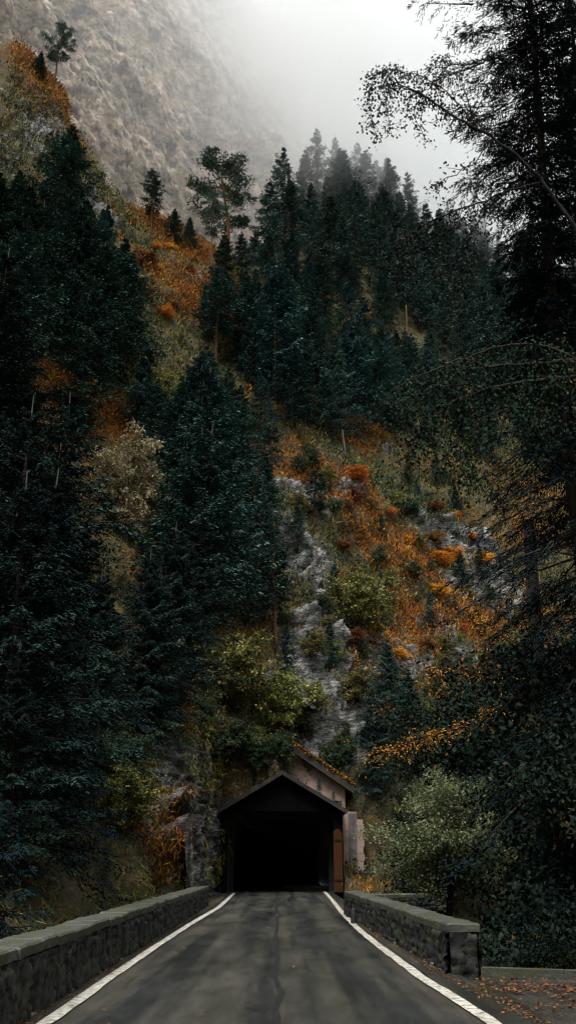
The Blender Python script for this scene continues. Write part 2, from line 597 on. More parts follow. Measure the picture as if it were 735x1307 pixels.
# crags, ledges and hollows
ws = P0 @ np.array([.25, .1, 1.0]) + fbm(P0 * .15, 3, 21) * 2.2
ledge = (ws / 1.7) % 1.0
ledge = np.where(ledge < .75, ledge / .75, (1 - ledge) / .25)
tq = fbm(P0 * np.array([.28, .28, .42]), 4, 57) * 7 + P0[:, 2] * .15
terr = (np.floor(tq) + sstep(.0, .22, tq - np.floor(tq)) - P0[:, 2] * .15) * .42
disp = fbm(P0 * .12, 4, 31) * 2.4 + fbm(P0 * .4, 4, 41, True) * 1.0 + rockw * (ledge * 1.1 + fbm(P0 * np.array([.6, .6, 1.3]), 5, 51, True) * 1.2 + terr)
amp = (1 - corr) * sstep(6, 40, Rg.ravel()) * (1 - .25 * far)
P1 = P0 + nrm * (disp * amp)[:, None]
# cutting for the road, the tunnel and the gable house
in_road = (np.abs(P1[:, 0]) < 3.35) & (P1[:, 1] < 57.2)
P1[:, 2] = np.where(in_road | ((corr > .5) & (P1[:, 1] < 52)), np.minimum(P1[:, 2], -.35), P1[:, 2])
over = (np.abs(P1[:, 0]) < 3.35) & (P1[:, 1] >= 57.2) & (P1[:, 1] < 64)
P1[:, 2] = np.where(over, np.maximum(P1[:, 2], 4.75), P1[:, 2])
P1[:, 2] = np.where(over & (P1[:, 1] < 57.75), 4.75, P1[:, 2])
shelf = (P1[:, 0] > -3.35) & (P1[:, 0] < .35) & (P1[:, 1] >= 57.75) & (P1[:, 1] < 64)
P1[:, 2] = np.where(shelf, np.maximum(P1[:, 2], 6.6 + (P1[:, 1] - 57.75) * 1.1 + fbm(P1 * .9, 3, 17) * .5), P1[:, 2])
yard = (P1[:, 0] > .35) & (P1[:, 0] < 5.4) & (P1[:, 1] < 59.45)
P1[:, 2] = np.where(yard & over, 4.75, np.where(yard & (P1[:, 0] >= 3.35) & (P1[:, 1] > 50), np.minimum(P1[:, 2], 1.1), P1[:, 2]))
RPATH = np.array([(-3.75, 60), (-3.7, 57), (-3.85, 54), (-4.0, 51), (-4.5, 48), (-5.4, 45), (-6.6, 42.5), (-8.6, 40.5), (-11.5, 39.5)])
xp = np.interp(P1[:, 1], RPATH[::-1, 1], RPATH[::-1, 0])
front = (P1[:, 1] > 39.5) & (P1[:, 1] < 56.8) & (P1[:, 0] < -3.3) & (P1[:, 0] > xp - 1.1)
P1[:, 2] = np.where(front, np.minimum(P1[:, 2], -.4), P1[:, 2])
idx = np.arange(nR * nA).reshape(nR, nA)
fq = np.stack([idx[:-1, :-1], idx[:-1, 1:], idx[1:, 1:], idx[1:, :-1]], -1).reshape(-1, 4)
cen = P1[fq].mean(1)
inside = (P1[fq][:, :, 0].min(1) < 3.1) & (P1[fq][:, :, 0].max(1) > -3.1) & (cen[:, 1] > 50) & (cen[:, 1] < 66) & (P1[fq][:, :, 2].min(1) < 0) & (P1[fq][:, :, 2].max(1) > .3)
fq = fq[~inside]
me = mesh_np('mountainside', P1, [fq], [M['ground']], True, None, {'rockw': rockw, 'orangew': orangew})
link('mountainside', me, kind='structure')
bvh = BVHTree.FromPolygons([tuple(v) for v in P1], [tuple(f) for f in fq.tolist()])
print('terrain', len(P1))


def ground_at(px, py):
    """point of the hillside seen at px, py of the photograph"""
    d = Vector(ray(px, py)).normalized()
    h = bvh.ray_cast(Vector((0, 0, EYE)), d)
    return None if h[0] is None else np.array(h[0])


def drop(x, y):
    h = bvh.ray_cast(Vector((x, y, 600)), Vector((0, 0, -1)))
    return -1.0 if h[0] is None else h[0].z


# ------------------------------------------------------------------ unseen slope added behind the camera to block sky light
aa = np.radians(np.linspace(52, 290, 90))
rr_ = np.geomspace(1, 14, 50)
A2, K2 = np.meshgrid(aa, rr_)
R0_ = 15 + 22 * (1 - sstep(rad(70), rad(120), A2))
Rq = R0_ * K2
OP = np.stack([Rq * np.sin(A2), Rq * np.cos(A2), -3 + (Rq - R0_) * .85], -1).reshape(-1, 3)
OP += fbm(OP * .06, 4, 91)[:, None] * np.array([2.5, 2.5, 4])
idx = np.arange(len(OP)).reshape(A2.shape)
oq = np.stack([idx[:-1, :-1], idx[:-1, 1:], idx[1:, 1:], idx[1:, :-1]], -1).reshape(-1, 4)
link('sky_blocking_slope', mesh_np('sky_blocking_slope', OP, [oq], [M['ground']], True, None,
     {'rockw': np.clip(fbm(OP * .05, 3, 92), 0, 1), 'orangew': np.clip(fbm(OP * .04, 3, 93), 0, 1)}), kind='structure')

# ------------------------------------------------------------------ cliff
pxs = np.linspace(-260, 392, 520)
vz = np.concatenate([np.linspace(30, 330, 560)])
PX, VZ = np.meshgrid(pxs, vz)
t = (PX + 260) / 652
R0 = 158 + 95 * t ** 1.6 + 260 * sstep(.985, 1.0, t)
Rc = R0 + (VZ - 60) * .30
azr = np.array([math.atan2(ray(p, 100)[0], ray(p, 100)[1]) for p in pxs])[None, :].repeat(len(vz), 0)
CP = np.stack([Rc * np.sin(azr), Rc * np.cos(azr), VZ], -1).reshape(-1, 3)
n2 = np.stack([-np.sin(azr), -np.cos(azr), np.full_like(azr, .3)], -1).reshape(-1, 3)
wq = CP @ np.array([.62, .1, .78])
wq2 = CP @ np.array([-.78, .1, .62])
S = np.stack([wq2 * .05, CP[:, 1] * .05, wq * .13], 1)
S += fbm(CP * .03, 3, 71)[:, None] * .9
d = fbm(CP * .018, 4, 61) * 12 + stepped(fbm(S * .8, 5, 63) * 6, .3) * 2.2 + stepped(fbm(CP * .08, 4, 64) * 7, .25) * 1.3 + fbm(CP * .3, 4, 65) * 1.1
CP = CP + n2 * d[:, None]
idx = np.arange(CP.shape[0]).reshape(len(vz), len(pxs))
cq = np.stack([idx[:-1, :-1], idx[:-1, 1:], idx[1:, 1:], idx[1:, :-1]], -1).reshape(-1, 4)
link('cliff', mesh_np('cliff', CP, [cq], [M['cliff']], True), kind='structure')

# ------------------------------------------------------------------ plants: card helpers
RNG = np.random.default_rng(11)


def unit(v):
    return v / (np.linalg.norm(v, axis=-1, keepdims=True) + 1e-9)


def cards(P, D, Nn, L, W):
    """rhombic leaf faces"""
    D = unit(D)
    S_ = unit(np.cross(D, Nn))
    L = np.broadcast_to(L, len(P))[:, None]
    W = np.broadcast_to(W, len(P))[:, None]
    V = np.stack([P, P + D * L * .45 + S_ * W * .5, P + D * L, P + D * L * .45 - S_ * W * .5], 1)
    return V.reshape(-1, 3)


def quads(n):
    return np.arange(n * 4).reshape(n, 4)


def tube_np(pts, r, k=6):
    m = MB()
    m.tube(pts, r, k)
    return np.concatenate(m.V), [f for f in m.F]


def sticks(P, Q, r0, k=3):
    """thin 3-sided cones from P to Q"""
    D = unit(Q - P)
    a = unit(np.cross(D, np.array([0.13, .2, 1.])))
    b = np.cross(D, a)
    vs = []
    for j in range(k):
        t_ = 2 * math.pi * j / k
        vs.append(P + (a * math.cos(t_) + b * math.sin(t_)) * np.broadcast_to(r0, len(P))[:, None])
    vs.append(Q)
    V = np.stack(vs, 1).reshape(-1, 3)
    n = len(P)
    base = np.arange(n)[:, None] * (k + 1)
    Fc = np.concatenate([base + np.array([j, (j + 1) % k, k]) for j in range(k)])
    return V, Fc


def joinm(name, tubes, stk, m_):
    Vs, F3, F4, o = [], [], [], 0
    polys = []
    for V, Fl in tubes:
        Vs.append(V)
        for f in Fl:
            if len(f) == 4:
                F4.append([i + o for i in f])
            else:
                for j in range(1, len(f) - 1):
                    F3.append([f[0] + o, f[j] + o, f[j + 1] + o])
        o += len(V)
    f3 = [np.array(F3)] if F3 else []
    for V, Fl in stk:
        Vs.append(V)
        f3.append(Fl + o)
        o += len(V)
    fs = ([np.array(F4)] if F4 else []) + [np.concatenate(f3)]
    return mesh_np(name, np.concatenate(Vs), fs, [m_], True)


def conifer(name, seed, H, R, z0, nb, nt_, nc, cl, cw, mn, mb, droop=.35, taper=.85, tr=.16, open_=0.0, up=.5, single=False, lean=0.0, rfun=None):
    g = np.random.default_rng(seed)
    per = 6
    nw = max(6, nb // per)
    wh = np.sort((np.arange(nw) + g.normal(0, .22, nw)) / nw)
    u = np.clip(np.repeat(np.clip(wh, 0, 1), per) ** .9 + g.normal(0, .12 / nw, nw * per), 0, .995)
    nb = len(u)
    z = z0 + (H - z0) * u * .97
    wl = np.repeat(.72 + .5 * g.random(nw), per)
    prof = (1 - u) ** taper * np.minimum(1, .5 + u * 4)
    Lb = R * prof * wl * (.6 + .55 * g.random(nb)) + .05
    if rfun is not None:
        Lb *= np.interp(z, rfun[0], rfun[1])
    phi = np.arange(nb) * 2.39996 + g.normal(0, .35, nb)
    Lb *= 1 + .18 * np.sin(phi * 2 + seed * 1.7)
    keep = g.random(nb) > open_
    z, Lb, phi, u = z[keep], Lb[keep], phi[keep], u[keep]
    nb = len(z)
    ax = np.stack([np.cos(phi), np.sin(phi), np.zeros(nb)], 1)
    sd = np.stack([-np.sin(phi), np.cos(phi), np.zeros(nb)], 1)
    a = -.12 + up * u + g.normal(0, .08, nb)

    def bp(s):   # (nb,k) -> pos
        zz = a[:, None] * s - droop * (1 - .6 * u[:, None]) * s ** 2 + .22 * s ** 3.5
        return np.array([0, 0, 1.]) * (z[:, None] + Lb[:, None] * zz)[..., None] + ax[:, None] * (Lb[:, None] * s)[..., None]
    s = np.linspace(.1, 1, nt_)[None].repeat(nb, 0) + g.normal(0, .03, (nb, nt_))
    s = np.clip(s, .06, 1.02)
    B = bp(s)
    side = np.where(np.arange(nt_) % 2 == 0, 1., -1.)[None, :, None]
    al = (.75 + g.normal(0, .15, (nb, nt_)))[..., None]
    td = ax[:, None] * np.cos(al) + sd[:, None] * side * np.sin(al)
    td = td + np.array([0, 0, 1.]) * (-.22 - .3 * g.random((nb, nt_)))[..., None]
    td = unit(td)
    lt = (Lb[:, None] * .42 * (1.1 - s) + .05 * R * (1 - u[:, None]) + .01) * (.7 + .6 * g.random((nb, nt_)))
    k = (np.arange(nc) + .5) / nc
    Pk = B[:, :, None] + td[:, :, None] * (lt[..., None] * k)[..., None]
    Pk[..., 2] -= (lt[..., None] * k ** 2 * .35)
    sgn = np.where(np.arange(nc) % 2 == 0, 1., -1.)[None, None, :, None]
    prp = unit(np.cross(td, np.array([0, 0, 1.])))[:, :, None]
    Dk = td[:, :, None] * .9 + prp * sgn * .55 + g.normal(0, .22, Pk.shape) + np.array([0, 0, -.12])
    Pk = Pk.reshape(-1, 3) + g.normal(0, cl * .12, (Pk.size // 3, 3))
    Dk = Dk.reshape(-1, 3)
    n = len(Pk)
    Nn = unit(np.array([0, 0, 1.]) + g.normal(0, .45, (n, 3)))
    small = np.repeat(.4 + .6 * np.minimum(1, (1 - u) * 3.5), nt_ * nc)
    V = cards(Pk, Dk, Nn, cl * small * (.6 + .8 * g.random(n)), cw * small * (.6 + .8 * g.random(n)))
    # young shoots at bough and twig ends; paler tint also paints light contrast
    tipness = (s[..., None] * .6 + k * .5 + 0 * lt[..., None]).ravel()
    bough = np.repeat(g.normal(0, .16, nb), nt_ * nc)
    tint = np.clip(.08 + .42 * tipness ** 1.6 + bough + .13 * g.normal(0, 1, n) + .2 * fbm(Pk * .8, 2, seed), 0, 1)
    bend = lambda X: X + np.stack([lean * (X[:, 2] / H) ** 2 * H + .12 * np.sin(X[:, 2] * .35 + seed), .1 * np.cos(X[:, 2] * .3), 0 * X[:, 2]], 1)
    V = bend(V)
    zz = np.linspace(0, H, 12)
    tp = bend(np.stack([0 * zz, 0 * zz, zz], 1))
    tp[0, 2] = -1.2
    rr = tr * (1 - zz / H) ** .8 + .012
    rr[0] *= 1.35
    tub = tube_np(tp, rr, 8)
    e = .85
    p0 = bp(np.full((nb, 1), 0.0))[:, 0]
    p1 = bp(np.full((nb, 1), .5))[:, 0]
    p2 = bp(np.full((nb, 1), .95))[:, 0]
    br = .012 + .012 * Lb
    st1 = sticks(bend(p0), bend(p1 + (p1 - p0) * .02), br)
    st2 = sticks(bend(p1), bend(p2), br * .6)
    ndead = 14 if z0 > 1.0 else 0
    stk = [st1, st2]
    if ndead:
        zd = z0 * (.35 + .65 * g.random(ndead))
        ph = g.random(ndead) * 6.28
        q0 = np.stack([0 * zd, 0 * zd, zd], 1)
        q1 = q0 + np.stack([np.cos(ph), np.sin(ph), -.25 + 0 * ph], 1) * (R * .35 * (.4 + g.random(ndead)))[:, None]
        stk.append(sticks(bend(q0), bend(q1), .02))
    if single:
        tm = joinm(name + '_wood', [tub], stk, mb)
        # fuse wood and needles into one small far-off tree mesh
        tv = np.empty(len(tm.vertices) * 3, dtype=np.float32)
        tm.vertices.foreach_get('co', tv)
        tv = tv.reshape(-1, 3)
        f3 = np.array([p.vertices[:] for p in tm.polygons if len(p.vertices) == 3])
        f4 = np.array([p.vertices[:] for p in tm.polygons if len(p.vertices) == 4])
        fs = [f4, f3, quads(n) + len(tv)]
        mi = np.concatenate([np.ones(len(f4) + len(f3)), np.zeros(n)])
        ti = np.concatenate([np.zeros(len(f4) + len(f3)), tint])
        return mesh_np(name, np.concatenate([tv, V]), fs, [mn, mb], False, {'tint': ti}, None, mi)
    crown = mesh_np(name + '_crown', V, [quads(n)], [mn], False, {'tint': tint})
    trunk = joinm(name + '_trunk', [tub], stk, mb)
    return {'trunk': trunk, 'crown': crown, 'H': H}


def scots(name, seed, H, R, mn, mb, clumps=34, per=260, z0f=.5, lean=0.0, cl=.36, cw=.12, tr=.2):
    g = np.random.default_rng(seed)
    zz = np.linspace(0, H * .97, 14)
    wob = lambda z_: np.stack([lean * (z_ / H) ** 1.4 * H + .22 * np.sin(z_ * .5 + seed), .2 * np.cos(z_ * .45 + seed), z_], -1)
    tp = wob(zz)
    tp[0, 2] = -1
    tub = [tube_np(tp, tr * (1 - zz / H) ** .7 + .03, 8)]
    cs, cr = [], []
    s0, s1, sr = [], [], []
    for i in range(clumps):
        u = (i + g.random()) / clumps
        zb = H * (z0f + (.97 - z0f) * u)
        L = R * (1 - u ** 2 * .75) * (.45 + .65 * g.random()) * (.55 + .9 * min(1, u * 2.2)) * .9
        ph = g.random() * 6.28
        b0 = wob(np.array([zb]))[0]
        up_ = .15 + .35 * g.random() + .3 * u
        mid = b0 + np.array([math.cos(ph), math.sin(ph), up_ * .3]) * L * .55
        e_ = b0 + np.array([math.cos(ph), math.sin(ph), up_]) * L
        s0 += [b0, mid]
        s1 += [mid, e_]
        sr += [.05, .03]
        for q in (e_, mid * .4 + e_ * .6 + g.normal(0, .25, 3)):
            cs.append(q)
            cr.append((.3 + .45 * g.random()) * R * .25)
    cs, cr = np.array(cs), np.array(cr)
    P = np.repeat(cs, per, 0)
    r = np.repeat(cr, per)[:, None]
    off = g.normal(0, 1, P.shape)
    off = unit(off) * (g.random((len(P), 1)) ** .5)
    P = P + off * r * np.array([1.5, 1.5, .36])
    D = off + np.array([0, 0, .7]) + g.normal(0, .4, P.shape)
    n = len(P)
    V = cards(P, D, g.normal(0, 1, (n, 3)), cl * (.6 + .6 * g.random(n)), cw)
    tint = np.clip(.5 + .2 * g.normal(0, 1, n) + .3 * fbm(P, 2, seed), 0, 1)
    return {'trunk': joinm(name + '_trunk', tub, [sticks(np.array(s0), np.array(s1), np.array(sr))], mb),
            'crown': mesh_np(name + '_crown', V, [quads(n)], [mn], False, {'tint': tint}), 'H': H}


def broadleaf(name, seed, H, R, ml, mb, n1=9, n2=7, per=120, leaf=.09, z0f=.3, tr=.1, stems=1, droop=0.0, spread=.3, tight=.1):
    g = np.random.default_rng(seed)
    tubes, s0, s1, sr, cl_ = [], [], [], [], []
    for st in range(stems):
        an = g.random() * 6.28
        ln = (.35 if stems > 1 else .1) * R
        top = np.array([math.cos(an) * ln, math.sin(an) * ln, H * .9])
        zz = np.linspace(0, 1, 9)
        tp = np.stack([top[0] * zz ** 1.3 + .03 * H * np.sin(zz * 5 + seed), top[1] * zz ** 1.3 + .03 * H * np.cos(zz * 4), top[2] * zz], 1)
        tp[0, 2] = -.8
        tubes.append(tube_np(tp, tr * (1 - zz * .85), 7))
        for i in range(n1):
            u = z0f + (1 - z0f) * (i + g.random()) / n1
            b0 = np.array([np.interp(u, zz, tp[:, j]) for j in range(3)])
            ph = i * 2.4 + g.random()
            L = R * math.sqrt(max(.05, 1 - ((u - z0f) / (1 - z0f) * 1.5 - .55) ** 2 * .6)) * (.6 + .5 * g.random())
            e_ = b0 + np.array([math.cos(ph), math.sin(ph), .45 - droop]) * L
            md = (b0 + e_) / 2 + np.array([0, 0, .12 * L])
            s0 += [b0, md]
            s1 += [md, e_]
            sr += [tr * .35, tr * .22]
            for k in range(n2):
                w = .25 + .75 * g.random()
                q0 = b0 + (e_ - b0) * w + np.array([0, 0, .1 * L])
                q1 = q0 + (g.normal(0, 1, 3) * np.array([1, 1, .7]) + np.array([0, 0, .15 - droop])) * R * spread
                s0.append(q0)
                s1.append(q1)
                sr.append(tr * .1)
                cl_ += [q1, (q0 + q1) / 2]
    cl_ = np.array(cl_)
    P = np.repeat(cl_, per, 0)
    P = P + g.normal(0, 1, P.shape) * R * tight * (.5 + g.random((len(P), 1))) * np.array([1, 1, .6])
    ct = np.repeat(g.normal(0, .2, len(cl_)), per)
    n = len(P)
    D = g.normal(0, 1, (n, 3)) + np.array([0, 0, -.5])
    Nn = g.normal(0, .7, (n, 3)) + np.array([0, 0, 1])
    V = cards(P, D, Nn, leaf * (.7 + .6 * g.random(n)), leaf * .62)
    tint = np.clip(.45 + ct + .15 * g.normal(0, 1, n) + .3 * fbm(P * (1.6 / R), 2, seed), 0, 1)
    return {'trunk': joinm(name + '_trunk', tubes, [sticks(np.array(s0), np.array(s1), np.array(sr))], mb),
            'crown': mesh_np(name + '_crown', V, [quads(n)], [ml], False, {'tint': tint}), 'H': H}


def plant(proto, name, loc, h, label, cat='tree', group=None, rz=None, squash=1.0, trunk='trunk', crown='crown', tilt=0.0):
    s_ = h / proto['H']
    rz = random.uniform(0, 6.28) if rz is None else rz
    o = thing(name, tuple(loc), label, cat, group, rz, (s_ * squash, s_ * squash, s_))
    o.rotation_euler = (random.uniform(-.035, .035), tilt + random.uniform(-.035, .035), rz)
    for pn, k in ((trunk, 'trunk'), (crown, 'crown')):
        link(pn, proto[k], o)
    return o


SP = [conifer('spruce_%d' % i, 100 + i, 16, 4.3 + .5 * (i % 3), .8 + .8 * (i % 2), 150 + 12 * i, 22, 7, .28, .085, M['needle'], M['bark'], .38, .85 + .12 * (i % 3), .17, .05 * i) for i in range(6)]
SPP = [conifer('pale_spruce_%d' % i, 130 + i, 14, 4.1, 1.6, 132, 21, 7, .27, .08, M['needle_pale'], M['bark'], .3, .8, .15, .15) for i in range(3)]
LA = [conifer('slender_%d' % i, 150 + i, 13, 2.2, 4.5, 100, 14, 5, .3, .09, M['needle'], M['bark_pine'], .3, .6, .13, .15) for i in range(3)]
FAR = [conifer('far_spruce_%d' % i, 170 + i, 17, 4.6 + .4 * i, 2, 108, 14, 5, .42, .14, M['needle_far'], M['bark'], .35, 1.05, .18, .05, single=True) for i in range(5)]
PI_ = [scots('scots_%d' % i, 200 + i, 14, 3.6, M['needle_pine'], M['bark_pine'], 44, 95, .42, .03 * (i - 1)) for i in range(3)]
OL = [broadleaf('olive_tree_%d' % i, 230 + i, 6, 2.5, M['leaf_olive'], M['bark_grey'], 10, 7, 26, .27, .22, .09, 2, spread=.34, tight=.08) for i in range(3)]
GR = [broadleaf('green_tree_%d' % i, 240 + i, 6, 2.6, M['leaf_green'], M['bark_grey'], 10, 7, 26, .27, .18, .09, 2, spread=.34, tight=.08) for i in range(3)]
PA = [broadleaf('pale_tree_%d' % i, 250 + i, 6, 2.1, M['leaf_pale'], M['bark_grey'], 10, 7, 26, .24, .12, .07, 2, spread=.34, tight=.08) for i in range(2)]
ORB = [broadleaf('orange_tree_%d' % i, 260 + i, 4, 1.8, M['leaf_orange'], M['bark_grey'], 8, 6, 22, .22, .1, .05, 2, spread=.4, tight=.1) for i in range(2)]
print('prototypes done')


def dist_h(p, hpx):
    """height in metres of something hpx tall in the photograph standing at p"""
    zc = p[1] * math.cos(TH) + (p[2] - EYE) * math.sin(TH)
    return hpx / F * zc / math.cos(TH) * 1.02


placed = []
# parts of the slope where the photograph shows no tall tree in the way: x0, x1, y0, y1
CLEAR = [(128, 188, 575, 690), (30, 112, 478, 520), (180, 255, 300, 425), (100, 280, 930, 1190), (345, 560, 640, 960), (0, 60, 60, 185), (100, 165, 545, 580), (400, 470, 600, 690), (270, 360, 830, 940), (262, 330, 930, 985)]


def blocks(px, py, p, h, wide):
    zc = p[1] * math.cos(TH) + (p[2] - EYE) * math.sin(TH)
    hp = h / zc * F * .95
    wp = h / zc * F * wide * .6
    return any(px + wp > a and px - wp < b and py > d_ and py - hp < d_ - 4 for a, b, c_, d_ in CLEAR)




def put(protos, name, px, py, top, label, cat='tree', group=None, squash=1.0, i=None, tilt=0.0, rz=None):
    p = ground_at(px, py)
    if p is None:
        for k in range(1, 30):
            p = ground_at(px, py + 3 * k)
            if p is not None:
                break
    if p is None:
        return None
    protos = fine(protos, p)
    proto = protos[(i if i is not None else len(placed)) % len(protos)]
    h = dist_h(p, py - top)
    placed.append((px, py, p))
    return plant(proto, name, p - np.array([0, 0, .15]), h, label, cat, group, rz, squash, tilt=tilt)


# finer spruces for the ground within sixty metres
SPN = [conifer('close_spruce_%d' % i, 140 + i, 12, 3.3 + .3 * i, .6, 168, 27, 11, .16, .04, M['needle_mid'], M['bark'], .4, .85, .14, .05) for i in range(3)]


def fine(protos, p):
    return SPN if protos[0] is SP[0] and math.hypot(p[0], p[1]) < 64 else protos


# ---- trees one can tell apart
put(PI_, 'pine_tree', 66, 112, 22, 'small pine leaning right at the very top of the left crest', i=1, squash=.95, rz=0, tilt=.12)
put(SP, 'spruce_tree', 49, 104, 56, 'short dark conifer beside the leaning pine on the left crest', i=0, squash=1.1)
put(LA, 'pine_tree', 194, 294, 204, 'lone slender pine standing against the pale cliff on the left crest', i=0, squash=1.25)
put(PI_, 'pine_tree', 291, 345, 190, 'tall Scots pine with bare reddish trunk and flat spreading top on the crest', i=0, squash=1.05)
put(PI_, 'pine_tree', 268, 345, 235, 'thin pine with a sparse crown just left of the tall Scots pine', i=2, squash=.6)
put(SP, 'spruce_tree', 222, 312, 258, 'small dark conifer on the crest right of the lone slender pine', i=1, squash=1.2)
put(SP, 'spruce_tree', 242, 318, 270, 'smaller of the two dark conifers crouching right of the lone slender pine', i=2, squash=1.2)
put(SP, 'spruce_tree', 70, 330, 128, 'tall dark spruce covering the steep slope below the leaning crest pine', i=3, squash=1.25)
put(SP, 'spruce_tree', 155, 470, 285, 'dense dark spruce left of the orange grass clearing', i=4, squash=1.15)
put(SP, 'spruce_tree', 130, 345, 250, 'spruce under the dark hollow at the left crest', i=1)
put(SP, 'spruce_tree', 20, 430, 205, 'dark spruce at the left picture edge above the rusty bracken clearing', i=2, squash=1.2)
put(LA, 'larch_tree', 275, 470, 330, 'slender conifer with bare lower trunk at the foot of the orange clearing', i=1, squash=1.5)
put(LA, 'larch_tree', 262, 440, 350, 'small conifer with a bare stem beside the orange clearing', i=2, squash=1.3)
put(SPP, 'spruce_tree', 350, 520, 305, 'broad blue green spruce in the middle of the hillside', i=0, squash=1.1)
put(SP, 'spruce_tree', 310, 470, 330, 'spruce standing behind the broad blue green spruce', i=0)
put(SPP, 'spruce_tree', 455, 560, 395, 'spruce at the upper right end of the mid slope tree band', i=1, squash=1.15)
put(SP, 'spruce_tree', 400, 500, 350, 'dark spruce between the broad blue green spruce and the right end of its band', i=3)
put(SPP, 'spruce_tree', 265, 700, 455, 'large spruce with layered boughs left of the rocky slope', i=2, squash=1.15)
put(SP, 'spruce_tree', 240, 860, 660, 'big dark spruce in the middle of the left forest', i=0, squash=1.3)
put(SPP, 'spruce_tree', 60, 790, 490, 'large grey green spruce at the left below the bracken clearing', i=0, squash=1.25)
put(SP, 'spruce_tree', 92, 880, 660, 'dark spruce left of the big one in the middle of the left forest', i=1, squash=1.3)
put(SP, 'spruce_tree', 300, 790, 600, 'dark conifer at the edge of the grey rock slope', i=2, squash=1.0)
put(LA, 'larch_tree', 352, 825, 665, 'thin conifer with bare trunk in front of the pale rocks', i=0, squash=1.35)
put(LA, 'larch_tree', 401, 680, 590, 'small lone conifer on the rust coloured slope', i=1, squash=1.5)
put(PA, 'pale_tree', 158, 690, 568, 'pale yellow leaved tree shining out of the dark left forest', i=0, squash=.9)
put(OL, 'olive_tree', 312, 925, 828, 'olive yellow broadleaf tree above the tunnel roof', i=0)
put(OL, 'olive_tree', 356, 945, 868, 'rounder olive tree right of the one above the tunnel roof', i=1)
put(GR, 'broadleaf_tree', 300, 985, 930, 'dark green broadleaf tree right behind the tunnel roof', i=0, squash=1.1)
put(OL, 'olive_tree', 463, 820, 738, 'yellow green small tree amid the rusty slope right of the rocks', i=2, squash=1.1)
put(SP, 'spruce_tree', 520, 985, 855, 'dark spruce at the foot of the rocky slope right of the tunnel', i=1, squash=1.2)
put(SP, 'spruce_tree', 478, 1015, 885, 'dark spruce next to the pink gable of the tunnel house', i=3, squash=1.2)
put(SP, 'spruce_tree', 190, 790, 700, 'small spruce low in front of the pale yellow tree', i=2, squash=1.3)
put(GR, 'broadleaf_tree', 95, 560, 500, 'bushy green tree beside the rusty bracken clearing', i=1, squash=1.3)
put(OL, 'olive_tree', 205, 535, 478, 'yellowish shrub like tree between two spruces of the left forest', i=0)
put(OL, 'olive_tree', 238, 520, 480, 'faint yellow shrub like tree left of the small bare stemmed conifer', i=1)
put(SP, 'spruce_tree', 420, 850, 790, 'young conifer on the pale rock rib', i=2, squash=1.2)
put(SP, 'spruce_tree', 365, 905, 800, 'young slim conifer above the olive trees', i=1)

# ---- filled forest zones
def zone(protos, name, pts, n, hrange, mind, label, group, squash=(.95, 1.25), cat='tree', avoid=()):
    c = tries = 0
    x0, x1 = min(p[0] for p in pts), max(p[0] for p in pts)
    y0, y1 = min(p[1] for p in pts), max(p[1] for p in pts)
    while c < n and tries < n * 150:
        tries += 1
        px, py = random.uniform(x0, x1), random.uniform(y0, y1)
        inside = False
        j = len(pts) - 1
        for i in range(len(pts)):
            xi, yi = pts[i]
            xj, yj = pts[j]
            if (yi > py) != (yj > py) and px < (xj - xi) * (py - yi) / (yj - yi) + xi:
                inside = not inside
            j = i
        if not inside or any(math.hypot(px - a, (py - b)) < r for a, b, r in avoid):
            continue
        p = ground_at(px, py)
        if p is None or any(np.linalg.norm(p - q[2]) < mind for q in placed):
            continue
        if p[1] > 400:
            continue
        h = random.uniform(*hrange)
        if cat == 'tree' and blocks(px, py, p, h, .2):
            continue
        placed.append((px, py, p))
        pr = random.choice(fine(protos, p) if isinstance(protos[0], dict) else protos)
        if isinstance(pr, dict):
            plant(pr, name, p - np.array([0, 0, .2]), h, label, cat, group, None, random.uniform(*squash))
        else:
            o = link(name, pr, None, label=label, category=cat, group=group)
            o.location = tuple(p - np.array([0, 0, .2]))
            q = h / 17
            w = random.uniform(*squash)
            o.scale = (q * w, q * w, q)
            o.rotation_euler = (0, 0, random.uniform(0, 6.28))
        c += 1
    print(name, group, c)


clear = [(60, 500, 45), (140, 545, 30), (160, 640, 45), (225, 400, 45)]
zone(SP + SPP[:1], 'spruce_tree', [(-40, 330), (110, 330), (175, 480), (280, 560), (300, 700), (290, 860), (-40, 900)], 54, (6.5, 16), 3.0,
     'dark spruce of the dense forest on the left slope', 'spruces of the dense left forest', squash=(1.05, 1.4), avoid=clear)
zone(LA + SP[:3] + SPP[:1], 'spruce_tree', [(250, 560), (330, 560), (350, 640), (340, 800), (280, 830), (235, 760)], 20, (5, 10), 2.0,
     'smaller conifer along the right border of the left forest', 'conifers bordering the rock slope')
zone(SP, 'spruce_tree', [(-30, 880), (130, 880), (230, 900), (230, 935), (60, 1010), (-30, 1100)], 12, (6, 10), 2.2,
     'spruce in the dark lower wood above the left parapet', 'spruces of the lower wood above the parapet', squash=(1.1, 1.4))
zone(SP + SPP, 'spruce_tree', [(285, 350), (340, 330), (480, 400), (530, 480), (500, 590), (430, 575), (330, 560), (260, 470)], 46, (7, 16), 2.6,
     'blue green spruce of the band across the middle slope', 'spruces of the middle slope band')
zone(FAR, 'ridge_conifer', [(330, 250), (400, 240), (500, 255), (600, 300), (760, 385), (760, 520), (640, 520), (520, 460), (440, 400), (340, 345)], 122, (11, 24), 3.8,
     'tall conifer of the misty forest on the upper right ridge', 'spruces of the misty upper right ridge', squash=(.85, 1.15))
c = 0
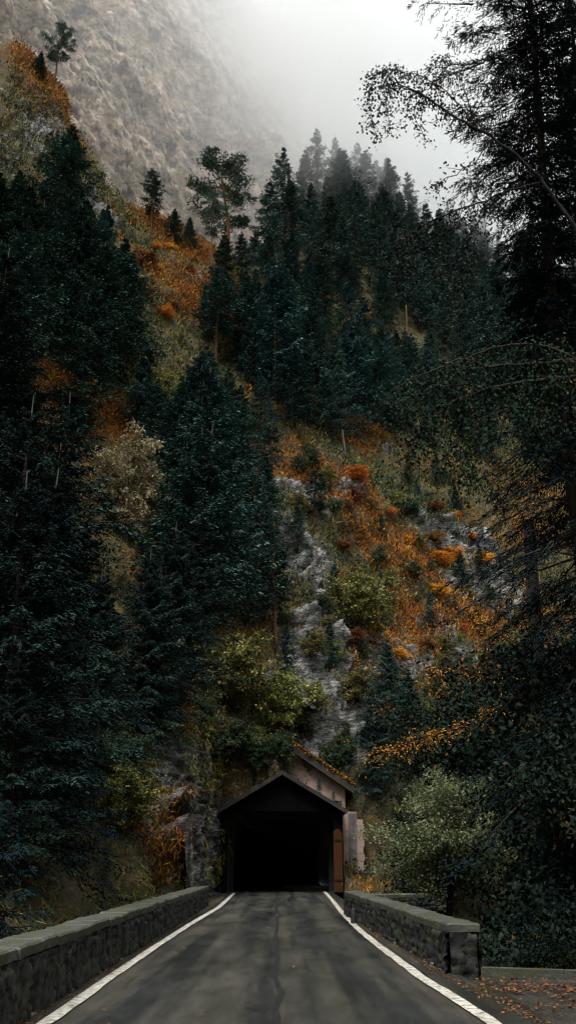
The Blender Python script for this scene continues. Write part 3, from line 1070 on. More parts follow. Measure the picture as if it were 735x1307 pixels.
for k in range(900):
    if c >= 58:
        break
    a_ = rad(random.choice((random.uniform(.5, 19.5), random.uniform(.5, 8))))
    Rr = 225 + 75 * sstep(rad(2), rad(13), a_) + random.uniform(-12, 50)
    x_, y_ = Rr * math.sin(a_), Rr * math.cos(a_)
    p = np.array([x_, y_, drop(x_, y_)])
    if any(np.linalg.norm(p - q[2]) < 6 for q in placed):
        continue
    placed.append((0, 0, p))
    o = link('ridge_conifer', random.choice(FAR), None, label='tall conifer fading into the cloud along the crest of the right ridge', category='tree', group='spruces fading into cloud along the crest')
    q = random.uniform(17, 27) / 17
    o.location = tuple(p - np.array([0, 0, .3]))
    o.scale = (q * .85, q * .85, q)
    o.rotation_euler = (0, 0, random.uniform(0, 6.28))
    c += 1
zone(SPP + SP[:2], 'spruce_tree', [(520, 470), (640, 520), (760, 520), (760, 640), (600, 600), (500, 560)], 22, (9, 15), 3.5,
     'spruce under the ridge behind the arching leafy boughs', 'spruces behind the arching boughs')
zone(OL + GR, 'slope_shrub', [(380, 580), (560, 600), (640, 700), (620, 900), (480, 960), (420, 940), (360, 800)], 40, (.9, 2.6), 2.2,
     'low shrub on the open rusty slope above the tunnel', 'shrubs of the open rusty slope', cat='shrub')
RU = [broadleaf('rust_shrub_%d' % i, 270 + i, 3, 1.7, M['leaf_orange'] if i % 2 else M['leaf_rust'], M['bark_grey'], 8, 6, 24, .2, .05, .04, 3, spread=.4, tight=.12) for i in range(4)]
zone(RU, 'autumn_shrub', [(400, 600), (560, 610), (640, 720), (620, 860), (480, 930), (440, 800)], 26, (.6, 1.4), 1.8,
     'orange or rust coloured shrub on the open slope above the tunnel', 'autumn shrubs of the open slope', squash=(1.4, 2.0), cat='shrub')
zone(RU, 'autumn_shrub', [(150, 260), (250, 330), (250, 430), (190, 420)], 12, (.6, 1.3), 2.0,
     'rusty shrub on the orange clearing below the left crest', 'autumn shrubs of the crest clearing', squash=(1.4, 2.0), cat='shrub')
zone(SP, 'young_spruce', [(380, 600), (600, 620), (640, 760), (600, 900), (440, 900), (370, 760)], 12, (2.5, 6), 3,
     'young spruce scattered on the open rusty slope', 'young spruces of the open slope')
zone(GR + OL, 'bank_shrub', [(90, 900), (270, 900), (285, 1000), (230, 1060), (60, 1100)], 16, (1.0, 2.2), 1.0,
     'low leafy shrub clinging to the rock bank left of the tunnel', 'shrubs of the left rock bank', cat='shrub')
zone(GR + OL, 'gully_shrub', [(290, 900), (420, 900), (440, 985), (300, 1000)], 12, (.9, 2.0), 1.2,
     'leafy shrub on the ground above the tunnel', 'shrubs above the tunnel', cat='shrub')
zone(GR[:2] + SP[:2], 'gully_tree', [(470, 900), (640, 880), (760, 900), (760, 1110), (560, 1085), (470, 1040)], 26, (4, 8), 2.4,
     'dark tree in the shaded gully right of the tunnel', 'trees of the shaded gully', cat='tree')

# bare snags on the slope
for px, py, top, lb in ((441, 585, 545, 'short pale dead snag on the rusty slope'), (430, 612, 580, 'leaning pale dead snag just below the short one'),
                        (521, 470, 385, 'tall bare reddish trunk standing before the misty ridge forest'), (545, 690, 655, 'pale broken stem on the upper right of the rocky slope'),
                        (448, 395, 350, 'bare reddish trunk lit between dark ridge spruces'), (655, 420, 375, 'pale bare trunk in the misty forest at the right')):
    p = ground_at(px, py)
    h = dist_h(p, py - top)
    o = thing('dead_tree', tuple(p - np.array([0, 0, .2])), lb, 'tree', None, random.uniform(0, 6))
    ln = random.uniform(-.12, .12)
    mb = MB()
    zz = np.linspace(0, h, 7)
    mb.tube([(ln * z_, .04 * math.sin(z_), z_) for z_ in zz], np.linspace(.16, .05, 7) * (h / 6) ** .5, 6)
    for k in range(7):
        z_ = h * random.uniform(.35, .95)
        a_ = random.uniform(0, 6.28)
        l_ = random.uniform(.3, .9) * (1.2 - z_ / h)
        mb.tube([(ln * z_, 0, z_), (ln * z_ + math.cos(a_) * l_, math.sin(a_) * l_, z_ + random.uniform(-.2, .2) * l_)], [.04, .01], 4)
    link('trunk', mb.mesh('trunk', M['bark_pine'] if h > 6 else M['bark_grey'], True), o)

# ------------------------------------------------------------------ rock face left of the tunnel
path = RPATH
seg = np.concatenate([[0], np.cumsum(np.linalg.norm(np.diff(path, axis=0), axis=1))])
uu = np.linspace(0, seg[-1], 330)
px_, py_ = np.interp(uu, seg, path[:, 0]), np.interp(uu, seg, path[:, 1])
ker = np.ones(25) / 25
px_ = np.convolve(np.pad(px_, 12, mode='edge'), ker, 'valid')
py_ = np.convolve(np.pad(py_, 12, mode='edge'), ker, 'valid')
tx, ty = np.gradient(px_), np.gradient(py_)
tl = np.hypot(tx, ty)
nx_, ny_ = -ty / tl * -1, tx / tl * -1
nx_, ny_ = np.abs(nx_), -np.abs(ny_)
hh = np.interp(uu, [0, 6, 12, 17, seg[-1]], [9.0, 9.0, 7.5, 5.2, 2.2])
W_ = np.linspace(0, 1, 150)
UU, WW = np.meshgrid(np.arange(330), W_)
Zr = -.7 + WW * (hh[None] + .7)
lean_ = .05 * Zr + np.clip(WW - .72, 0, 1) ** 1.5 * 9
RFm = np.stack([px_[None] - nx_[None] * lean_, py_[None] - ny_[None] * lean_, Zr], -1).reshape(-1, 3)
nn_ = np.stack([np.broadcast_to(nx_, UU.shape), np.broadcast_to(ny_, UU.shape), .25 + 0 * UU], -1).reshape(-1, 3)
qd = RFm @ np.array([0.1, .35, 1.0]) + fbm(RFm * .4, 3, 31) * .7
st_ = (qd / .62) % 1.0
st_ = np.where(st_ < .8, st_ / .8, (1 - st_) / .2)
dd = fbm(RFm * .35, 4, 77) * .7 + st_ * .3 * (fbm(RFm * .6, 2, 12) + .6) + fbm(RFm * np.array([1.4, 1.4, 2.4]), 5, 78, True) * .38
RFm = RFm + unitv(nn_) * dd[:, None]
idx = np.arange(len(RFm)).reshape(UU.shape)
rq = np.stack([idx[:-1, :-1], idx[:-1, 1:], idx[1:, 1:], idx[1:, :-1]], -1).reshape(-1, 4)
rfveg = np.clip(fbm(RFm * np.array([.5, .5, .16]), 4, 8) * 1.5 + np.clip(WW.ravel() - .6, 0, 1) * 1.6, 0, 1)
link('rock_face', mesh_np('rock_face', RFm, [rq], [M['ground']], True, None, {'rockw': 1 - rfveg * .9, 'orangew': np.clip(fbm(RFm * .4, 3, 9) + .4, 0, 1)}), kind='structure')

# ------------------------------------------------------------------ ground cover
P1n = P1[fq]
fc = P1n.mean(1)
e1, e2 = P1n[:, 2] - P1n[:, 0], P1n[:, 3] - P1n[:, 1]
fn = np.cross(e1, e2) * .5
area = np.linalg.norm(fn, axis=1)
fn = unit(fn)
fn *= np.sign(fn[:, 2:3] + 1e-9)
faz = np.degrees(np.arctan2(fc[:, 0], fc[:, 1]))
fR = np.hypot(fc[:, 0], fc[:, 1])
frock, forg = rockw[fq].mean(1), orangew[fq].mean(1)
inview = (np.abs(faz) < 19) & (fc[:, 1] > 20) & ~((np.abs(fc[:, 0]) < 3.6) & (fc[:, 1] < 57)) & ~((np.abs(fc[:, 0]) < 3.4) & (fc[:, 2] < 5))


def cover(name, label, cat, m_, n, w, L, Wd, upk=1.0, blades=5, R1=170, spread=.12, hang=0.0):
    g = np.random.default_rng(len(name) * 7 + n)
    ww = w * area * inview * (fR < R1) / np.maximum(fR, 40) ** 1.2
    ww = ww / ww.sum()
    k = g.choice(len(ww), n, p=ww)
    uv = g.random((n, 2, 1))
    q = P1n[k]
    p = (q[:, 0] * (1 - uv[:, 0]) + q[:, 1] * uv[:, 0]) * (1 - uv[:, 1]) + (q[:, 3] * (1 - uv[:, 0]) + q[:, 2] * uv[:, 0]) * uv[:, 1]
    sc_ = np.clip(fR[k] / 60, .55, 1.8)
    P = np.repeat(p, blades, 0) + g.normal(0, spread, (n * blades, 3)) * np.repeat(sc_, blades)[:, None]
    D = np.repeat(fn[k], blades, 0) * .6 + np.array([0, 0, upk]) + g.normal(0, .5, P.shape) + hang * np.array([0, -.6, -1.0])
    m2 = n * blades
    V = cards(P - np.repeat(fn[k], blades, 0) * .03, D, g.normal(0, 1, P.shape), L * (.5 + g.random(m2)) * np.repeat(sc_, blades), Wd * np.repeat(sc_, blades))
    tint = np.clip(.5 + .22 * g.normal(0, 1, m2) + .4 * fbm(P * .6, 3, 3), 0, 1)
    link(name, mesh_np(name, V, [quads(m2)], [m_], False, {'tint': tint}), None, kind='stuff', label=label, category=cat)


notrock = np.clip(1 - sstep(.5, .95, frock - .35 * fbm(fc * .45, 3, 19)), 0.0, 1)
M['grassm'] = foliage('dry_grass', [(0, (.03, .042, .015)), (.4, (.12, .125, .03)), (.75, (.32, .24, .05)), (1, (.46, .33, .1))], vary=0)
M['heath'] = foliage('bracken', [(0, (.04, .02, .01)), (.35, (.17, .07, .015)), (.6, (.36, .14, .02)), (.8, (.5, .26, .045)), (1, (.4, .33, .08))], vary=0)
M['underg'] = foliage('undergrowth', [(0, (.015, .028, .018)), (.6, (.035, .052, .026)), (1, (.1, .1, .04))], vary=0)
cover('grass', 'olive and straw coloured grass on the mountainside', 'grass', M['grassm'], 26000, notrock * (1.1 - forg), .34, .045, 1.0, 5)
cover('bracken', 'rust and orange bracken on the open slopes', 'bracken', M['heath'], 22000, notrock * np.clip(forg - .2, 0, 1), .27, .06, .6, 7, spread=.2)
cover('undergrowth', 'dark leafy undergrowth between the trees', 'undergrowth', M['underg'], 26000, (notrock + .02) * np.clip(.9 - forg, 0, 1) * (.25 + .75 * (fbm(fc * .12, 3, 88) > .05)), .2, .1, .6, 6, spread=.28)
bankw = ((fR < 54) & (faz < -3)).astype(float)
cover('hanging_grass', 'long green and orange grass hanging over the left rock bank', 'grass', M['grassm'], 6000, bankw * (1 - sstep(.7, .95, frock)), .5, .03, .1, 7, 54, .12, 1.0)
cover('rust_ferns', 'rusty fern clumps on the left rock bank', 'fern', M['heath'], 1800, bankw * np.clip(forg - .3, 0, 1), .45, .04, .2, 8, 54, .14, .8)

g = np.random.default_rng(77)
kk = np.flatnonzero((rfveg > .3) & (RFm[:, 2] > .6))
for nm, lb, m_, n_, L_, W2 in (('hanging_grass', 'rusty and olive grass trailing down the rock face beside the tunnel', 'heath', 5200, .42, .035),
                           ('ivy', 'dark green leafy growth on the rock face beside the tunnel', 'underg', 7000, .13, .1),
                           ('hanging_grass', 'olive grass trailing down the rock face beside the tunnel', 'grassm', 5000, .4, .035)):
    pk = RFm[g.choice(kk, n_ // 5)]
    sel = fbm(pk * .5, 2, len(lb)) > -.12
    pk = np.repeat(pk[sel], 5, 0)
    n = len(pk)
    pk = pk + g.normal(0, .12, (n, 3)) + np.array([.08, -.12, 0])
    V = cards(pk, g.normal(0, .35, (n, 3)) + np.array([.25, -.35, -.8]), g.normal(0, 1, (n, 3)), L_ * (.5 + g.random(n)), W2)
    link(nm, mesh_np(nm, V, [quads(n)], [M[m_]], False, {'tint': np.clip(.5 + .25 * g.normal(0, 1, n), 0, 1)}), None, kind='stuff', label=lb, category='plants')

# ------------------------------------------------------------------ road on the bridge
def strip(name, left, right, z, m_, kind='structure', dens=1.0, jit=0.0, **props):
    """sheet between two polylines given as (x, y)"""
    ys = np.arange(left[0][1], left[-1][1] + .01, dens)
    lx = np.interp(ys, [p[1] for p in left], [p[0] for p in left])
    rx = np.interp(ys, [p[1] for p in right], [p[0] for p in right])
    if jit:
        q = np.stack([ys * 1.7, ys * 0, ys * 0], 1)
        lx = lx + fbm(q, 3, 1) * jit
        rx = rx + fbm(q, 3, 2) * jit
    k = max(2, int(8 if kind == 'structure' and dens >= .5 else 2))
    V = []
    for i, y in enumerate(ys):
        for j in range(k):
            V.append((lx[i] + (rx[i] - lx[i]) * j / (k - 1), y, z))
    idx = np.arange(len(V)).reshape(len(ys), k)
    q = np.stack([idx[:-1, :-1], idx[:-1, 1:], idx[1:, 1:], idx[1:, :-1]], -1).reshape(-1, 4)
    me = mesh_np(name, np.array(V), [q], [m_])
    return link(name, me, None, kind=kind, **props)


LL = [(-2.52, -10), (-2.52, 11.9), (-2.54, 16), (-2.53, 22), (-2.46, 29.6), (-2.28, 39), (-2.36, 47), (-2.46, 56)]
RL = [(2.42, -10), (2.28, 11.9), (2.09, 16.3), (1.98, 22), (1.94, 27), (2.0, 35), (2.2, 46), (2.36, 58)]
strip('road', [(-3.3, -10), (-3.3, 84)], [(2.75, -10), (2.75, 84)], 0, M['asphalt'])
strip('left_verge', [(-2.84, -10), (-2.84, 50)], [(-2.62, -10), (-2.62, 30), (-2.5, 40), (-2.62, 50)], .02, M['verge'])
strip('forecourt', [(2.62, -10), (2.62, 16.9)], [(15, -10), (15, 14)], .004, M['verge'])
strip('right_verge', [(2.62, -10), (2.2, 16.9), (2.1, 27), (2.15, 35), (2.34, 46), (2.5, 54)], [(2.62, -10), (2.7, 16.9), (2.7, 54)], .012, M['verge'])
off = lambda P_, d_: [(x + d_, y) for x, y in P_]
for P_, lab in ((LL, 'worn white edge line on the left side of the road'), (RL, 'worn white edge line on the right side of the road')):
    strip('road_marking', off(P_, -.085), off(P_, .085), .018, M['paint'], dens=.25, jit=.022)
    if P_ is LL:
        pass
g = np.random.default_rng(5)
cr = [(-.16, -10), (-.03, 11.9), (-.07, 13), (0, 14.5), (-.09, 17), (-.05, 20), (-.13, 24), (-.1, 30), (-.17, 38), (-.2, 56), (-.2, 80)]
strip('tar_seam', off(cr, -.045), off(cr, .04), .006, M['tar'], dens=.06, jit=.03)

# bridge deck body under the road
mb = MB()
mb.box(-3.25, 2.5, -8, 50, -.9, -.02)
link('bridge_deck', mb.mesh('bridge_deck', M['masonry']), None, kind='structure')


# ------------------------------------------------------------------ parapets
def cells(U, W_, seed, cu, cw_):
    """worley pattern: distance to nearest border and cell value"""
    iu, iw = np.floor(U / cu).astype(int), np.floor(W_ / cw_).astype(int)
    best = np.full(len(U), 9.)
    sec = np.full(len(U), 9.)
    val = np.zeros(len(U))
    for a in (-1, 0, 1):
        for b in (-1, 0, 1):
            ci, cj = iu + a, iw + b
            z0_ = ci * 0
            px_ = ci + .5 + (hash3(ci, cj, z0_, seed) - .5) * .75
            pw_ = cj + .5 + (hash3(ci, cj, z0_ + 1, seed) - .5) * .6
            d_ = np.hypot((U / cu - px_), (W_ / cw_ - pw_))
            hv = hash3(ci, cj, z0_ + 2, seed)
            m1 = d_ < best
            sec = np.where(m1, best, np.minimum(sec, d_))
            val = np.where(m1, hv, val)
            best = np.where(m1, d_, best)
    return sec - best, val


def stone_skin(p0, p1, z0, z1a, z1b, out, seed, niche=None):
    """rubble face between two ground points, displaced along out; returns V,F grid"""
    p0, p1 = np.array(p0, float), np.array(p1, float)
    Ln = np.linalg.norm(p1 - p0)
    nu, nw = max(3, int(Ln / .045)), 20
    U, W_ = np.meshgrid(np.linspace(0, Ln, nu), np.linspace(0, 1, nw))
    u, w = U.ravel(), W_.ravel()
    top = z1a + (z1b - z1a) * u / Ln
    z = z0 + (top - z0) * w
    e, v = cells(u, z + 3, seed, .24, .15)
    dsp = sstep(0, .16, e) * (.03 + .06 * v) + fbm(np.stack([u * 5, z * 5, u * 0 + seed], 1), 3, seed) * .018
    if niche is not None:
        for cu in niche:
            inn = (1 - sstep(.10, .15, np.abs(u - cu))) * (1 - sstep(.42, .5, z))
            dsp = dsp * (1 - inn) - inn * .16
    xy = p0[None] + (p1 - p0)[None] * (u / Ln)[:, None] + np.array(out)[None] * dsp[:, None]
    V = np.column_stack([xy, z])
    idx = np.arange(len(V)).reshape(nw, nu)
    q = np.stack([idx[:-1, :-1], idx[:-1, 1:], idx[1:, 1:], idx[1:, :-1]], -1).reshape(-1, 4)
    return V, q


def parapet(label, p0, p1, width, out, h0, h1, niches, seed, endcap=True):
    """p0 near end, p1 far end of the road-side face; out = unit vector to the road"""
    o = thing('stone_parapet', (p0[0], p0[1], 0), label, 'wall')
    loc = np.array([p0[0], p0[1], 0])
    out = np.array(out, float)
    bk0, bk1 = np.array(p0) - out * width, np.array(p1) - out * width
    Vs, Fs, n = [], [], 0
    d = np.array(p1) - np.array(p0)
    du = d / np.linalg.norm(d)
    for a, b, ha, hb, ou, nc_, zb in ((p0, p1, h0, h1, out, niches, -.05), (bk0, bk1, h0, h1, -out, None, -1.0), (p0, bk0, h0, h0, -du, None, -.6), (p1, bk1, h1, h1, du, None, -.6)):
        V, q = stone_skin(a, b, zb, ha, hb, ou, seed, nc_)
        Vs.append(V - loc)
        Fs.append(q + n)
        n += len(V)
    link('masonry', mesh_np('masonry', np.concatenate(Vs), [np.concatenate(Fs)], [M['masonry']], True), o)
    # coping slabs
    L = np.linalg.norm(d)
    g = np.random.default_rng(seed)
    mb = MB()
    u = -.06
    while u < L + .02:
        l_ = min(.75 + .5 * g.random(), L + .06 - u)
        if l_ < .1:
            break
        a, b = u + .008, u + l_ - .008
        ov = .05
        j = g.normal(0, .008, 3)
        pts = []
        for uu in (a, b):
            for w_ in (ov + j[0], -width - ov + j[1]):
                pts.append((np.array(p0) + du * uu + out * w_, h0 + (h1 - h0) * uu / L + j[2]))
        V = []
        th_ = .13
        for dz, ins in ((-.0, 0), (th_ - .025, 0), (th_, .025)):
            for i, (p, hh) in enumerate(pts):
                su = ins if i < 2 else -ins
                so = -ins if i % 2 == 0 else ins
                q = p + du * su + out * so
                V.append((q[0] - loc[0], q[1] - loc[1], hh + dz))
        Fc = []
        for lv in (0, 4):
            for x, y in ((0, 1), (1, 3), (3, 2), (2, 0)):
                Fc.append((lv + x, lv + y, lv + y + 4, lv + x + 4))
        Fc += [(0, 2, 3, 1), (8, 9, 11, 10)]
        mb.add(V, Fc)
        u += l_
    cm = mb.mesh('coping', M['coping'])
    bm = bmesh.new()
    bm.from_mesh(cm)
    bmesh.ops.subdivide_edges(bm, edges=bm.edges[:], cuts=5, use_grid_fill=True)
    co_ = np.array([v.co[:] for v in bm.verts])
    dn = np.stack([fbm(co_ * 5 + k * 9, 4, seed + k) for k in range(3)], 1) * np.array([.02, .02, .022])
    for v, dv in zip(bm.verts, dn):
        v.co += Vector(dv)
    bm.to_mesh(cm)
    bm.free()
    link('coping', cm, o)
    for cu in niches or []:
        mb = MB()
        a = np.array(p0) + du * (cu - .15) - loc[:2]
        b = np.array(p0) + du * (cu + .15) - loc[:2]
        V = []
        for z_ in (-.02, .035):
            for q in (a - out * .15, b - out * .15, b + out * .05, a + out * .05):
                V.append((q[0], q[1], z_))
        mb.add(V, [(0, 3, 2, 1), (4, 5, 6, 7), (0, 1, 5, 4), (1, 2, 6, 5), (2, 3, 7, 6), (3, 0, 4, 7)])
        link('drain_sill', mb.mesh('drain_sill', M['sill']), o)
    return o


parapet('long dark rubble stone parapet with pale coping along the left side of the bridge', (-2.82, -3), (-2.82, 40.5), .42, (1, 0), .70, .58,
        [11.2 + 3 + 2.2 * i - 1.0 for i in range(-3, 13)], 3)
pr = np.array([2.04 - 2.6, 33.8 - 16.75])
pr = pr / np.linalg.norm(pr)
parapet('stone parapet with pale coping and a square end on the right side of the bridge', (2.6, 16.75), (2.04, 33.8), .42, (-pr[1], pr[0]), .60, .60,
        [1.4 + 2.2 * i for i in range(8)], 5)
q_ = np.array([5.6 - 2.55, .9])
q_ = q_ / np.linalg.norm(q_)
parapet('short low stone wall turning away behind the right parapet', (2.62, 36.2), (5.7, 37.1), .35, (q_[1], -q_[0]), .42, .42, [], 8)

o = thing('dark_stub', (1.98, 29.4, 0), 'short dark stub at the right edge line', 'post')
mb = MB()
mb.tube([(0, 0, -.1), (0, 0, .02), (0, 0, .36), (0, 0, .42)], [.085, .08, .07, .03], 8)  # short tapered dark stub beside the edge line
link('shaft', mb.mesh('shaft', M['masonry'], True), o)
# kerb of the forecourt
mb = MB()
kp = [np.array([3.05, 16.62]), np.array([4.2, 16.2]), np.array([5.3, 15.75])]
for i in range(2):
    a, b = kp[i], kp[i + 1]
    d = (b - a) / np.linalg.norm(b - a)
    nn = np.array([-d[1], d[0]]) * .1
    a = a + d * .01
    V = [(*(p + s_), z_) for z_ in (-.1, .12) for p, s_ in ((a, -nn), (b, -nn), (b, nn), (a, nn))]
    mb.add(V, [(0, 3, 2, 1), (4, 5, 6, 7), (0, 1, 5, 4), (1, 2, 6, 5), (2, 3, 7, 6), (3, 0, 4, 7)])
link('kerb', mb.mesh('kerb', M['coping']), None, kind='structure')

# dark fence beyond the forecourt
o = thing('post_and_rail_fence', (5.15, 16.3, 0), 'dark timber post and rail fence under the trees right of the forecourt', 'fence')
for i in range(4):
    mb = MB()
    mb.tube([(i * 1.5, -.25 * i, -.3), (i * 1.5, -.25 * i, .98), (i * 1.5, -.25 * i, 1.02)], [.055, .05, .02], 7)
    link('post', mb.mesh('post', M['bark_dark'], True), o)
for z_ in (.5, .9):
    mb = MB()
    mb.tube([(-.1, -.06, z_), (2.2, -.43, z_ - .02), (4.7, -.84, z_)], [.035, .035, .03], 6)
    link('rail', mb.mesh('rail', M['bark_dark'], True), o)

# ------------------------------------------------------------------ tunnel portal
TY = 56.0
o = thing('tunnel_portal', (0, TY, 0), 'dark gabled timber and stone portal swallowing the road at the foot of the mountain', 'tunnel portal')
mb = MB()
mb.prism([(-3.2, -.3), (-2.85, -.3), (-2.85, 3.7), (-2.2, 4.05), (2.3, 4.05), (2.8, 3.7), (2.8, -.3), (3.28, -.3), (3.28, 4.15), (.04, 6.0), (-3.2, 4.15)], 0, .35)
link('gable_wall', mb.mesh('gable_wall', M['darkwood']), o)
mb = MB()
x = -3.05
while x < 3.1:
    top = 6.0 - abs(x + .1 - .04) / 3.2 * 1.85 - .1
    mb.box(x, x + .19, -.05, -.002, 4.12, top)
    x += .205
link('gable_boards', mb.mesh('gable_boards', M['darkwood']), o)
mb = MB()
arc = [(-2.6, -.3), (-2.6, 2.7)] + [(-2.6 * math.cos(t_), 2.7 + 1.2 * math.sin(t_)) for t_ in np.linspace(.2, math.pi - .2, 12)] + [(2.6, 2.7), (2.6, -.3)]
mb.prism([(-2.85, -.3)] + arc + [(2.85, -.3), (2.85, 4.3), (-2.85, 4.3)], 1.6, 2.1)
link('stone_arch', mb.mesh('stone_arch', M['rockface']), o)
mb = MB()
mb.box(-3.2, -2.85, .36, 24, -.3, 4.1)
mb.box(2.85, 3.28, .36, 24, -.3, 4.1)
mb.box(-2.84, 2.84, .36, 24, 4.31, 4.6)
mb.box(-3.2, 3.28, 24.02, 24.4, -.3, 4.6)
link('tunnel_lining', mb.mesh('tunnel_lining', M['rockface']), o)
mb = MB()
for s_ in (-1, 1):
    ex = 3.5 if s_ > 0 else -3.42
    ez = 4.02
    th_ = .16
    V = []
    for y_ in (-.45, 7.5):
        V += [(.04, y_, 6.05), (ex, y_, ez), (ex, y_, ez + th_), (.04, y_, 6.05 + th_)]
    mb.add(V, [(0, 1, 2, 3), (4, 7, 6, 5), (0, 4, 5, 1), (1, 5, 6, 2), (2, 6, 7, 3), (3, 7, 4, 0)])
link('roof', mb.mesh('roof', M['roofing']), o)
mb = MB()
for s_ in (-1, 1):
    ex = 3.52 if s_ > 0 else -3.44
    V = []
    for y_ in (-.50, -.453):
        V += [(.04, y_, 6.0), (ex, y_, 3.96), (ex, y_, 4.2), (.04, y_, 6.23)]
    mb.add(V, [(0, 1, 2, 3), (4, 7, 6, 5), (0, 4, 5, 1), (1, 5, 6, 2), (2, 6, 7, 3), (3, 7, 4, 0)])
link('verge_board', mb.mesh('verge_board', M['roofing']), o)
mb = MB()
mb.box(-4.3, -2.0, 1.0, 1.15, 3.6, 4.9)
link('end_wall', mb.mesh('end_wall', M['masonry']), o)
mb = MB()
pts = [(2.78, .05), (3.24, .05), (3.24, 3.0), (3.1, 3.2), (2.95, 3.22), (2.78, 3.1)]
mb.prism(pts, -.12, -.06)
dl = link('door_leaf', mb.mesh('door_leaf', M['rustdoor']), o, label='open brown wooden door leaf folded against the right jamb')
mb = MB()
for z_ in (.6, 2.6):
    mb.box(2.8, 3.2, -.145, -.122, z_, z_ + .09)
link('hinge', mb.mesh('hinge', M['bark_dark']), dl)
mb = MB()
mb.tube([(.2, 6.5, .12), (1.6, 6.1, .14), (2.7, 5.2, .14)], [.12, .12, .12], 6)  # pale bar curving low across the tunnel floor
link('inner_bar', mb.mesh('inner_bar', M['sill'], True), o)

# pink rendered house behind
HY = 59.0
pa, pb = at_y(367, 957, HY), at_y(445, 1010, HY)
sl = (pa[2] - pb[2]) / (pa[0] - pb[0])
zat = lambda x: pb[2] + sl * (x - pb[0])
xr, xs = at_y(440, 1000, HY)[0], at_y(462, 1000, HY)[0]
apx = .3
zs = at_y(450, 1036, HY)[2]
o = thing('gable_house', (0, HY, 0), 'pinkish rendered gable building rising behind the dark tunnel portal', 'building')
mb = MB()
mb.prism([(-3.6, 4.7), (3.32, 4.7), (3.32, 0), (xs - .35, 0), (xs - .35, zs), (xr, zs), (xr, zat(xr)), (apx, zat(apx)), (-3.6, zat(apx) + sl * 2.7)], .0, .5)
link('wall', mb.mesh('wall', M['render']), o)
mb = MB()
for i in range(9):
    w_ = .33 + .06 * (i % 2)
    mb.box(xs - .348, xs - .348 + w_, -.06, .45, .5 + i * .37, .5 + i * .37 + .355)
link('corner_stones', mb.mesh('corner_stones', M['render']), o)
mb = MB()
mb.box(xr + .15, xs - .4, -.04, -.004, .6, zs - .1)
link('grey_panel', mb.mesh('grey_panel', M['render_grey']), o)
mb = MB()
e_ = pb[0] + .25
V = []
for y_ in (-.5, 7):
    V += [(apx, y_, zat(apx) + .02), (e_, y_, zat(e_) + .02), (e_, y_, zat(e_) + .5), (apx, y_, zat(apx) + .5)]
mb.add(V, [(0, 1, 2, 3), (4, 7, 6, 5), (0, 4, 5, 1), (1, 5, 6, 2), (2, 6, 7, 3), (3, 7, 4, 0)])
e_ = -3.8
V = []
for y_ in (-.5, 7):
    V += [(apx - .01, y_, zat(apx) + .02), (e_, y_, zat(apx) + .02 + sl * 2.9), (e_, y_, zat(apx) + .5 + sl * 2.9), (apx - .01, y_, zat(apx) + .5)]
mb.add(V, [(0, 3, 2, 1), (4, 5, 6, 7), (0, 1, 5, 4), (1, 2, 6, 5), (2, 3, 7, 6), (3, 0, 4, 7)])
link('roof', mb.mesh('roof', M['roofing']), o)
g = np.random.default_rng(3)
n = 5200
xx = apx + (pb[0] + .2 - apx) * g.random(n)
P = np.stack([xx, -.5 + 5.5 * g.random(n) ** 1.6, np.array([zat(v) for v in xx]) + .48], 1)
V = cards(P, g.normal(0, .6, (n, 3)) + np.array([.3, -.3, .9]), g.normal(0, 1, (n, 3)), .22, .07)
link('moss', mesh_np('moss', V, [quads(n)], [M['heath']], False, {'tint': g.random(n)}), o, kind='stuff', label='rust coloured moss and grass growing on the roof')
for x_, h_, lb in ((2.05, 1.15, 'larger spruce seedling rooted on the portal roof before the pink wall'), (2.85, .75, 'smaller spruce seedling low on the portal roof')):
    zr = 6.2 - (x_ - .04) / 3.46 * 2.03
    plant(SP[1], 'spruce_seedling', (x_, 56.4, zr), h_, lb, 'seedling', None, 1.0, .8)
# low rail beside the pink pilaster
o = thing('timber_rail', (xr + .3, HY - 1.2, .6), 'small low timber rail in front of the pink pilaster', 'rail')
for dx in (0, .95):
    mb = MB()
    mb.tube([(dx, 0, -.4), (dx, 0, .5)], [.05, .045], 6)
    link('post', mb.mesh('post', M['railwood'], True), o)
mb = MB()
mb.tube([(-.15, -.06, .38), (1.1, -.06, .34)], [.05, .05], 6)
link('rail', mb.mesh('rail', M['railwood'], True), o)

# ------------------------------------------------------------------ trees near the camera
def near_conifer(proto_name, loc, h, label, **kw):
    pr_ = conifer(proto_name, **kw)
    return plant(pr_, 'spruce_tree', loc, h, label, 'tree', None, .6)


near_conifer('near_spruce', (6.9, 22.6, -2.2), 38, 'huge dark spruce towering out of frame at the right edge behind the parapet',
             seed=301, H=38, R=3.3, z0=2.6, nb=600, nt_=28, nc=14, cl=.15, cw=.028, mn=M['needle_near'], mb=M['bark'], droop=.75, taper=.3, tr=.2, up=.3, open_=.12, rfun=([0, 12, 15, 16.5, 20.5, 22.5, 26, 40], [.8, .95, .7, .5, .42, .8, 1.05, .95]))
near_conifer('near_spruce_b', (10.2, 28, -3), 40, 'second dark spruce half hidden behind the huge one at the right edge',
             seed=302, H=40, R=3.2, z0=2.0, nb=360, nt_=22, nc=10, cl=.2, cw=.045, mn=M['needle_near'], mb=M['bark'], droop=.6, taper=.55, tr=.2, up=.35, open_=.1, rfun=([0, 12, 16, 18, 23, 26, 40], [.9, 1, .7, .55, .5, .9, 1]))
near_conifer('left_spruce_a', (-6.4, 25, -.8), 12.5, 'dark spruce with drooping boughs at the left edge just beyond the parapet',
             seed=303, H=12.5, R=3.1, z0=.6, nb=216, nt_=24, nc=12, cl=.17, cw=.035, mn=M['needle_near'], mb=M['bark'], droop=.4, taper=.8, tr=.16)
